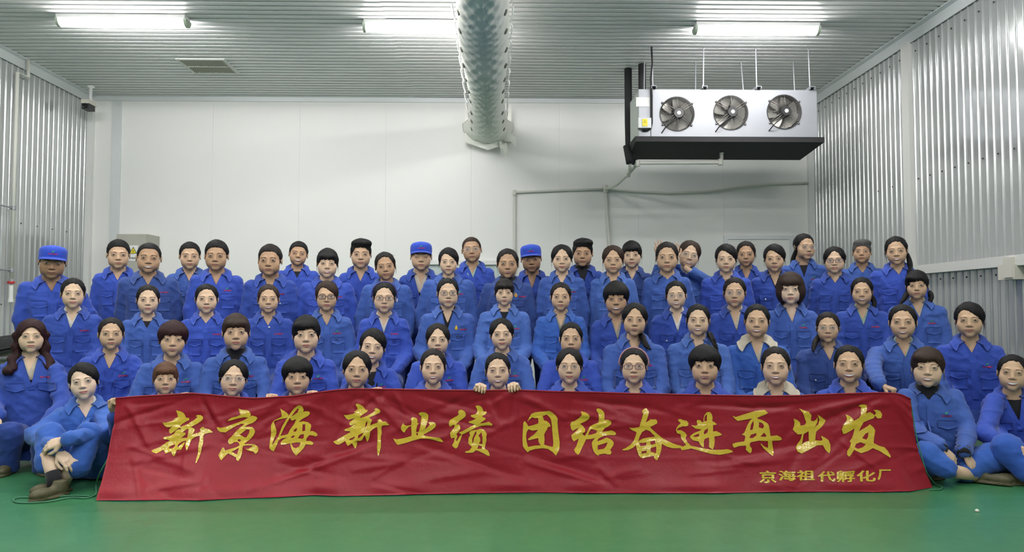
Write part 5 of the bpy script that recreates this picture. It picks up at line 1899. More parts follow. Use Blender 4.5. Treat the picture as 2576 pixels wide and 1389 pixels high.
# second row, low
A(45, 'kneel', 5.5, (276, 800, 879), (195, 356), 'f', 'back', 'dark', 2, 'n', 'person in blue jacket, second from left in the second row', blue=0, v=0.13)
A(46, 'kneel', 5.4, (431, 811, 897), (320, 508), 'f', 'bowl', 'red', 2, 'o', 'person in wide-collared blue jacket, third from left in the second row', blue=2, v=0.13, roll=2)
A(47, 'kneel', 5.5, (592, 791, 880), (503, 688), 'f', 'bangs', 'brown', 2, 'n', 'person in blue jacket over black collar, fourth in the second row', blue=2, v=0.11, inner=('turtle', BK))
A(48, 'kneel', 5.5, (769, 797, 891), (688, 862), 'f', 'sidebangs', 'black', 1, 'n', 'person in bright blue jacket with leaf badge, fifth in the second row', blue=0, v=0.09)
A(49, 'kneel', 5.5, (937, 830, 915), (868, 1010), 'f', 'side', 'black', 1, 't', 'person in blue jacket over black top leaning sideways, sixth in second row', blue=0, v=0.16, inner=('crew', BK), roll=5)
A(50, 'kneel', 5.5, (1101, 815, 894), (1020, 1176), 'f', 'part', 'dark', 1, 'n', 'person in blue jacket whose chin is hidden behind a front row head', blue=0, v=0.09)
A(51, 'kneel', 5.5, (1262, 802, 880), (1179, 1342), 'f', 'part', 'black', 1, 's', 'person in blue jacket numbered 99.3 behind the banner centre', blue=2, v=0.12, num='99.3', roll=-2)
A(52, 'kneel', 5.5, (1437, 812, 892), (1350, 1524), 'f', 'back', 'black', 2, 's', 'person in bright blue jacket behind the round-glasses front row person', blue=0, v=0.08, jw=0.09)
A(53, 'kneel', 5.5, (1598, 763, 846), (1508, 1683), 'f', 'part', 'black', 2, 'o', 'person in blue jacket wearing a red cord necklace, second row', blue=2, v=0.14, necklace=True, roll=2, tails=[('tail', [(1612, 840, 5.5), (1622, 862, 5.40), (1636, 880, 5.36)])])
A(54, 'kneel', 5.5, (1758, 766, 845), (1688, 1840), 'f', 'back', 'black', 1, 't', 'person in faded blue jacket with a braid over the shoulder, second row', blue=3, v=0.13, logo='', roll=1, tails=[('braid', [(1784, 838, 5.52), (1792, 852, 5.42), (1800, 872, 5.37), (1804, 898, 5.36)])])
A(55, 'kneel', 5.45, (1907, 766, 849), (1836, 1999), 'f', 'back', 'black', 2, 't', 'person in blue jacket with a beige collar spread outside, second row', blue=5, v=0.18, bigcollar=True, roll=2, logo='', inner=('polo', BE), jw=0.08)
A(56, 'kneel', 5.5, (2086, 786, 863), (2001, 2185), 'f', 'back', 'dark', 2, 'o', 'person in dark blue jacket and thin glasses, third from right in second row', blue=4, v=0.12, glasses=SILR, logo='', buttons=True, tails=[('tail', [(2060, 845, 5.56), (2050, 862, 5.5), (2046, 885, 5.45)])])
A(57, 'kneel', 5.4, (2276, 767, 854), (2183, 2391), 'f', 'back', 'black', 2, 't', 'person in blue jacket over green shirt reaching a hand to the banner', blue=2, v=0.12, inner=('polo', GN), logo='', armL=((2195, 930, 5.30), (2212, 968, 5.05)), hands=(('grip', (0.55, -0.75, -0.25), (0.2, -0.3, -1)), None))
A(58, 'kneel', 5.4, (2444, 763, 850), (2363, 2540), 'f', 'side', 'black', 2, 's', 'rightmost person of the second row in bright blue jacket by the wall', blue=0, v=0.10)
# front row behind the banner
A(60, 'floor', 4.98, (413, 914, 993), (340, 490), 'f', 'bangs', 'auburn', 2, 'n', 'person holding the left end of the banner, only the head above it', blue=1, v=0.06, armL=((300, 1090, 4.74), (290, 1050, 4.56)), hands=(('grip', (-0.05, -0.15, 1), (0.7, -0.5, 0.1)), ('grip', (0.1, -0.8, 0.35), (0, -0.2, -1))), armR=(None, (478, 1005, 4.64)))
A(61, 'floor', 4.98, (585, 907, 997), (510, 655), 'f', 'part', 'black', 1, 's', 'person in thin glasses looking over the banner, third from left in front', blue=0, v=0.10, glasses=SILR, roll=4)
A(62, 'floor', 4.98, (746, 903, 994), (672, 808), 'f', 'bowl', 'black', 2, 'n', 'person with both fists on the banner edge, fourth from left in front', blue=1, v=0.08, armL=(None, (690, 1012, 4.66)), armR=(None, (798, 1004, 4.66)), hands=(('fist', (0.1, -0.8, 0.45), (0, -0.2, -1)), ('fist', (-0.1, -0.8, 0.45), (0, -0.2, -1))))
A(63, 'floor', 4.98, (897, 884, 976), (835, 968), 'f', 'part', 'black', 2, 's', 'person in blue jacket over the banner, fifth from left in front', blue=1, v=0.10, roll=2, armR=(None, (958, 996, 4.66)), hands=(None, ('fist', (-0.1, -0.8, 0.45), (0, -0.2, -1))))
A(64, 'floor', 4.98, (1089, 879, 967), (1012, 1166), 'f', 'back', 'dark', 1, 't', 'person in bright blue open collar over the banner, sixth from left in front', blue=0, v=0.13, logo='')
A(65, 'floor', 4.98, (1252, 889, 976), (1180, 1328), 'f', 'back', 'black', 1, 't', 'person with fingers of both hands hooked over the middle of the banner', blue=1, v=0.09, roll=-2, armL=(None, (1208, 1009, 4.56)), armR=(None, (1292, 1007, 4.56)), hands=(('grip', (0.05, -0.35, 1), (0, -1, 0.1)), ('grip', (-0.05, -0.35, 1), (0, -1, 0.1))))
A(66, 'floor', 4.98, (1433, 878, 966), (1362, 1512), 'f', 'part', 'black', 1, 's', 'person in large round thin glasses looking over the banner', blue=0, v=0.10, glasses=('round', 'gold', 0.0012))
A(67, 'floor', 4.98, (1596, 878, 966), (1526, 1688), 'f', 'back', 'black', 1, 's', 'person in purple rimmed glasses and pink headband looking over the banner', blue=0, v=0.12, glasses=('rect', 'purple', 0.0018), headband='pink')
A(68, 'floor', 4.98, (1775, 873, 969), (1698, 1862), 'f', 'bowl', 'black', 2, 'o', 'person in bright blue jacket over the banner, left of the white-collared person', blue=0, v=0.11)
A(69, 'floor', 4.98, (1954, 874, 970), (1872, 2048), 'f', 'back', 'dark', 1, 't', 'person with a broad pale collar outside the jacket, over the banner', blue=5, v=0.19, bigcollar=True, logo='', inner=('polo', BE))
A(70, 'floor', 4.98, (2139, 870, 964), (2060, 2218), 'f', 'back', 'black', 2, 'T', 'person in bright blue jacket at the right end above the banner', blue=0, v=0.13)


# the four people whose whole pose shows
def pose_squat(L):
    pel = L(92, 1108, 5.28)
    kl, kr = L(24, 1092, 4.97), L(112, 1090, 4.95)
    al, ar = L(20, 1178, 5.0), L(108, 1176, 5.0)
    return dict(pel=pel, arms=((L(12, 935, 5.33), L(-18, 1020, 5.22), L(-4, 1046, 4.98)), (L(142, 935, 5.33), L(158, 1020, 5.20), L(118, 1064, 5.02))),
                legs=((L(62, 1108, 5.28), kl, al), (L(122, 1108, 5.28), kr, ar)), leg_r=(0.10, 0.080, 0.064), tcol=(0.020, 0.05, 0.24),
                extra=[('shin', [L(20, 1165, 5.0), L(18, 1200, 5.0)], 0.042), ('shin', [L(108, 1165, 5.0), L(108, 1200, 5.0)], 0.042)],
                shoes=[((al[0], al[1] + 0.05, 0.0), (0, 0, -0.12)), ((ar[0], ar[1] + 0.05, 0.0), (0, 0, 0.12))])


A(44, 'kneel', 5.35, (76, 805, 886), (-5, 165), 'f', 'long', 'red', 1, 'n', 'person in blue jacket over cream shirt crouching at the far left edge', blue=1, v=0.20, inner=('polo', BE), joints=pose_squat, logo='red', wx=1.0,
  hands=(('relaxed', (0.25, -0.55, -0.75), (0.3, 0.5, -0.5)), None))


def pose_knees(L):
    pel = L(232, 1192, 4.92)
    kl, kr = L(126, 1094, 4.64), L(224, 1094, 4.62)
    h1, h2 = L(158, 1236, 4.40), L(166, 1226, 4.50)
    return dict(pel=pel, arms=((L(156, 1046, 4.95), L(88, 1096, 4.74), L(140, 1130, 4.46)), (L(260, 1040, 4.95), L(268, 1092, 4.72), L(172, 1104, 4.44))),
                legs=((L(205, 1196, 4.90), kl, L(120, 1164, 4.50)), (L(262, 1196, 4.90), kr, L(196, 1172, 4.50))), leg_r=(0.098, 0.074, 0.070), tcol=(0.032, 0.105, 0.42),
                extra=[('shin', [L(122, 1140, 4.48), L(139, 1222, 4.40)], [0.044, 0.034]), ('sock', [L(132, 1188, 4.425), L(141, 1226, 4.40)], [0.040, 0.042]), ('shin', [L(192, 1150, 4.48), L(158, 1214, 4.48)], [0.044, 0.036])],
                shoes=[((h1[0], h1[1], 0.0), (0, 0, -0.85)), ((h2[0], h2[1], 0.0), (0, 0, -1.05))])


A(59, 'floor', 4.95, (208, 915, 1003), (144, 268), 'f', 'side', 'black', 0, 's', 'person sitting on the floor left of the banner, hands crossed over raised knees', blue=5, v=0.10, joints=pose_knees, roll=-7, yaw=-4, logo='', inner=('polo', WH), pockets=False, wx=0.92,
  hands=(('relaxed', (0.75, -0.25, -0.55), (-0.3, 0.6, -0.6)), ('relaxed', (-0.93, -0.10, -0.30), (0.0, 0.7, -0.7))))


def pose_cross(L):
    pel = L(2345, 1185, 4.98)
    kl, kr = L(2330, 1150, 4.58), L(2500, 1150, 4.68)
    return dict(pel=pel, arms=((L(2278, 1000, 4.99), L(2294, 1085, 4.84), L(2362, 1122, 4.58)), (L(2400, 1000, 4.99), L(2436, 1082, 4.86), L(2424, 1136, 4.60))),
                legs=((L(2318, 1185, 4.96), kl, L(2378, 1178, 4.50)), (L(2380, 1185, 4.96), kr, L(2430, 1186, 4.62))), leg_r=(0.10, 0.088, 0.066), tcol=(0.032, 0.105, 0.42),
                extra=[('cuff', [L(2358, 1120, 4.60), L(2370, 1132, 4.55)], [0.043, 0.037]), ('cuff', [L(2424, 1130, 4.61), L(2425, 1146, 4.58)], [0.043, 0.037]),
                       ('shin', [L(2400, 1186, 4.56), L(2450, 1196, 4.60)], [0.040, 0.035])],
                shoes=[((L(2452, 1205, 4.62)[0], L(2452, 1205, 4.62)[1], 0.0), (0, 0.15, 1.35)), ((L(2362, 1205, 4.70)[0], L(2362, 1205, 4.70)[1], 0.0), (0, 0, -1.1))])


A(71, 'floor', 5.0, (2336, 877, 974), (2270, 2425), 'f', 'sidebangs', 'brown', 1, 't', 'person in earrings and black high collar sitting cross-legged right of the banner', blue=2, v=0.07, joints=pose_cross, roll=2, inner=('turtle', BK), earrings=True, wx=1.02,
  hands=(('relaxed', (0.62, -0.22, -0.72), (-0.2, 0.8, -0.3)), ('relaxed', (0.42, -0.20, -0.85), (-0.3, 0.8, -0.3))))


def pose_edge(L):
    pel = L(2585, 1180, 5.0)
    return dict(pel=pel, arms=((L(2502, 1010, 4.99), L(2478, 1090, 4.80), L(2540, 1122, 4.60)), (L(2622, 1010, 4.99), L(2660, 1090, 4.84), L(2640, 1130, 4.6))),
                legs=((L(2555, 1185, 4.96), L(2535, 1130, 4.60), L(2590, 1188, 4.50)), (L(2620, 1185, 4.96), L(2740, 1150, 4.68), L(2650, 1186, 4.58))), leg_r=(0.10, 0.09, 0.068), tcol=(0.030, 0.095, 0.42),
                shoes=[((L(2588, 1205, 4.55)[0], L(2588, 1205, 4.55)[1], 0.0), (0, 0, -1.25)), ((L(2640, 1205, 4.6)[0], L(2640, 1205, 4.6)[1], 0.0), (0, 0, 1.2))])


A(72, 'floor', 5.0, (2550, 893, 984), (2475, 2640), 'f', 'back', 'black', 2, 'T', 'person in blue jacket over black tee sitting at the far right edge', blue=0, v=0.18, joints=pose_edge, roll=3, inner=('crew', BK), wx=1.05, logo='')

for q in T:
    make_person_root = make_person(q)
    tag(make_person_root, q['label'], 'person', {'stand': 'people standing at the back', 'sit': 'people seated in the third row', 'kneel': 'people in the low second row', 'floor': 'people on the floor in front'}[q['pose']])

# benches under the third row
M_BENCH = mat('bench_white', (0.70, 0.70, 0.68), 0.45)
xs0, xs1 = P(90, 900, 6.1)[0], P(2400, 900, 6.1)[0]
for k in range(4):
    a, b = xs0 + (xs1 - xs0) * k / 4 + 0.02, xs0 + (xs1 - xs0) * (k + 1) / 4 - 0.02
    bn = empty('bench', ((a + b) / 2, 6.16, 0))
    tag(bn, 'low white bench under the seated third row, %s from left' % ('first', 'second', 'third', 'fourth')[k], 'bench', 'benches of the third row')
    MB().box((0, 0, 0.345), (b - a, 0.30, 0.03)).build('seat', M_BENCH, bn)
    for sx_ in (-1, 1):
        for sy_ in (-1, 1):
            MB().box((sx_ * ((b - a) / 2 - 0.10), sy_ * 0.12, 0.165), (0.04, 0.04, 0.33)).build('leg', M_BENCH, bn)
# ------------------------------------------------------------------ the red banner
def ground(px, py, z=0.0):
    ray = _f * FPX + _r * (px - CXP) + _u * (CYP - py)
    return CAM + ray * ((z - CAM[2]) / ray[2])


BT = [(291, 1001), (345, 996), (420, 992), (480, 988), (530, 992), (590, 998), (640, 1001), (690, 998), (740, 995), (800, 986), (845, 980), (890, 977), (1000, 978), (1100, 980), (1210, 981), (1300, 980), (1400, 984), (1500, 986), (1600, 989), (1700, 991), (1800, 993), (1930, 995), (2010, 994), (2100, 990), (2200, 987), (2250, 988), (2270, 992), (2291, 1003)]
BB = [(241, 1259), (320, 1259), (420, 1258), (500, 1259), (600, 1254), (700, 1251), (790, 1246), (850, 1248), (930, 1247), (1050, 1244), (1200, 1241), (1350, 1239), (1500, 1241), (1650, 1241), (1800, 1241), (1950, 1238), (2100, 1237), (2200, 1238), (2290, 1236), (2346, 1226)]
_bt = np.array([P(x, y, 4.50) for (x, y) in BT])
_bb = np.array([ground(x, y, 0.006) for (x, y) in BB])


def _curve(pts):
    L = np.concatenate([[0], np.cumsum(np.abs(np.diff(pts[:, 0])))])
    L /= L[-1]

    def f(u):
        return np.stack([np.interp(u, L, pts[:, i]) for i in range(3)], -1)
    return f


_ct, _cb = _curve(_bt), _curve(_bb)
frng = random.Random(11)
FOLDS = []          # in (u, v): u0, v0, u1, v1, height, width (in v units)


def fold(px0, py0, px1, py1, a, w):
    q = lambda x, y: ((x - 265) / 2055.0, (y - 988) / 258.0)
    (a0, b0), (a1, b1) = q(px0, py0), q(px1, py1)
    FOLDS.append((a0, b0, a1, b1, a, w / 258.0))


for (x, y) in ((291, 1003), (480, 990), (690, 1000), (800, 988), (890, 979), (965, 980), (1210, 982), (1292, 982), (2262, 992)):
    for k in range(4):
        an = frng.uniform(-1.1, 1.1)
        L = frng.uniform(70, 230)
        fold(x, y, x + L * math.sin(an) * 1.6, y + L * math.cos(an) * 0.8, frng.choice((-1, 1)) * frng.uniform(0.004, 0.008), frng.uniform(5, 11))
for (x0, y0, x1, y1, a, w) in ((640, 1215, 930, 1115, -0.011, 12), (610, 1230, 900, 1140, 0.008, 10), (740, 1010, 640, 1060, 0.006, 9), (900, 985, 1010, 1110, 0.006, 9), (1000, 990, 1230, 1050, -0.007, 10), (1020, 1120, 1290, 1215, -0.007, 10),
                              (1300, 1150, 1500, 1220, -0.009, 12), (1290, 1170, 1480, 1225, 0.007, 9), (1270, 985, 1420, 1060, 0.006, 9), (2265, 990, 2030, 1040, 0.007, 8), (2265, 990, 1900, 1020, -0.006, 7), (2265, 995, 2100, 1100, 0.005, 10),
                              (1780, 1170, 2060, 1110, -0.009, 13), (1760, 1180, 1960, 1165, 0.006, 8), (300, 1010, 470, 1000, -0.006, 7), (330, 1160, 520, 1120, 0.006, 10), (380, 1225, 520, 1205, 0.008, 8), (860, 1190, 1000, 1170, 0.006, 8), (1400, 1000, 1700, 1035, -0.008, 12), (1700, 1010, 2000, 1025, -0.007, 10)):
    fold(x0, y0, x1, y1, a, w)
for k in range(80):
    x, y = frng.uniform(280, 2280), frng.uniform(1000, 1235)
    an = frng.gauss(0.0, 0.45)
    L = frng.uniform(50, 220)
    fold(x, y, x + L * math.cos(an), y + L * math.sin(an) * 0.8, frng.choice((-1, 1)) * frng.uniform(0.0020, 0.0055), frng.uniform(4, 11))


def banner_h(u, v):
    h = np.zeros_like(u)
    asp = 2055.0 / 258.0
    for (a0, b0, a1, b1, a, w) in FOLDS:
        dx, dy = (a1 - a0) * asp, b1 - b0
        L2 = dx * dx + dy * dy
        rx, ry = (u - a0) * asp, v - b0
        t = (rx * dx + ry * dy) / L2
        s = (rx * dy - ry * dx) / math.sqrt(L2)
        tap = np.clip(t, 0, 1) * np.clip(1 - t, 0, 1) * 4
        tap = np.where((t > 0) & (t < 1), np.sqrt(np.maximum(tap, 0)), 0)
        g = s / w
        h += 1.35 * a * tap * np.where(g > 0, np.exp(-g * g * 0.5), np.exp(-g * g * 2.5))
    # storage creases and a soft overall ripple
    for k in range(1, 15):
        h += 0.0011 * np.exp(-((u - k / 15.0) * 900) ** 2 / 20.0) * (1 if k % 2 else -1)
    for vv in (0.33, 0.66):
        h += 0.0014 * np.exp(-((v - vv) * 55) ** 2)
    h += 0.006 * np.sin(u * 41 + 2.5 * v) * np.sin(np.pi * np.clip(v, 0, 1)) + 0.004 * np.sin(u * 83 - 3 * v + 1) * v
    h += 0.010 * np.exp(-((v - 0.93) / 0.05) ** 2) * (0.5 + 0.5 * np.sin(u * 57 + np.sin(u * 23)))
    return h


def banner_pt(u, v, off=0.0):
    u, v = np.asarray(u, float), np.asarray(v, float)
    t, b = _ct(u), _cb(u)
    e = v[..., None]
    x = t[..., 0] + (b[..., 0] - t[..., 0]) * v ** 2.0
    y = t[..., 1] + (b[..., 1] - t[..., 1]) * v ** 1.9
    z = t[..., 2] + (b[..., 2] - t[..., 2]) * v ** 0.97
    h = banner_h(u, v) * np.clip(v * 9, 0.12, 1) + off
    return np.stack([x, y - 0.93 * h, np.maximum(z + 0.25 * h, 0.005)], -1)


M_BANNER = mat('banner_red', (0.285, 0.006, 0.018), 0.42, spec=0.33, noise=(3, 0.10), bump=(26, 0.35, 0.006))
M_LETTER = mat('banner_yellow', (0.64, 0.45, 0.035), 0.17, spec=0.7, noise=(10, 0.06), bump=(16, 0.6, 0.012))
nu, nv = 480, 60
U, VV = np.meshgrid(np.linspace(0, 1, nu), np.linspace(0, 1, nv), indexing='ij')
G = banner_pt(U, VV)
W, F = sheet(G[:, ::-1], 0.0016)
banner = MB().add(W, F).build('banner', M_BANNER, smooth=True)
tag(banner, 'long red plastic banner with yellow lettering held across the front row', 'banner')
# hem rolled along the top edge
MB().tube(banner_pt(np.linspace(0.0, 1, 160), np.full(160, 0.006)), 0.0045, 6).build('banner_hem', M_BANNER, banner, smooth=True)


def uv_of(px, py):
    u = (px - 265) / 2055.0
    v = (py - 988) / 258.0
    for _ in range(14):
        u, v = np.clip(u, 0.0, 1.0), np.clip(v, 0.0, 1.0)
        q = proj(banner_flat(u, v))
        qu = (proj(banner_flat(u + 1e-3, v)) - q) / 1e-3
        qv = (proj(banner_flat(u, v + 1e-3)) - q) / 1e-3
        ex, ey = px - q[:, 0], py - q[:, 1]
        det = qu[:, 0] * qv[:, 1] - qv[:, 0] * qu[:, 1]
        u = u + (ex * qv[:, 1] - ey * qv[:, 0]) / det
        v = v + (ey * qu[:, 0] - ex * qu[:, 1]) / det
    return u, v


def banner_flat(u, v):
    t, b = _ct(u), _cb(u)
    v = np.clip(v, 1e-4, 1.2)
    return np.stack([t[..., 0] + (b[..., 0] - t[..., 0]) * v ** 2.0, t[..., 1] + (b[..., 1] - t[..., 1]) * v ** 1.9, t[..., 2] + (b[..., 2] - t[..., 2]) * v ** 0.97], -1)


def lay(v2, f2, name, step=9.0):
    """cuts a flat shape given in banner-plan pixels into small faces and lays it on the folded cloth"""
    bm = bmesh.new()
    vs = [bm.verts.new((p[0], p[1], 0)) for p in v2]
    for f in f2:
        try:
            bm.faces.new([vs[i] for i in f])
        except ValueError:
            pass
    lo, hi = v2[:, :2].min(0), v2[:, :2].max(0)
    for ax_ in (0, 1):
        c = math.floor(lo[ax_] / step) * step + step
        while c < hi[ax_]:
            co, no = [0, 0, 0], [0, 0, 0]
            co[ax_], no[ax_] = c, 1
            bmesh.ops.bisect_plane(bm, geom=bm.verts[:] + bm.edges[:] + bm.faces[:], plane_co=co, plane_no=no)
            c += step
    bm.verts.index_update()
    pv = np.array([tuple(v.co)[:2] for v in bm.verts])
    fs = []
    for f in bm.faces:
        ids = [v.index for v in f.verts]
        a = pv[ids]
        ar = 0.5 * np.sum(a[:, 0] * np.roll(a[:, 1], -1) - np.roll(a[:, 0], -1) * a[:, 1])
        fs.append(ids if ar < 0 else ids[::-1])
    bm.free()
    u, v = uv_of(pv[:, 0], pv[:, 1])
    return MB().add(banner_pt(u, v, 0.0045), fs).build(name, M_LETTER, banner, smooth=True)


K1, K4 = 2576 / 440.0, 2576 / 540.0
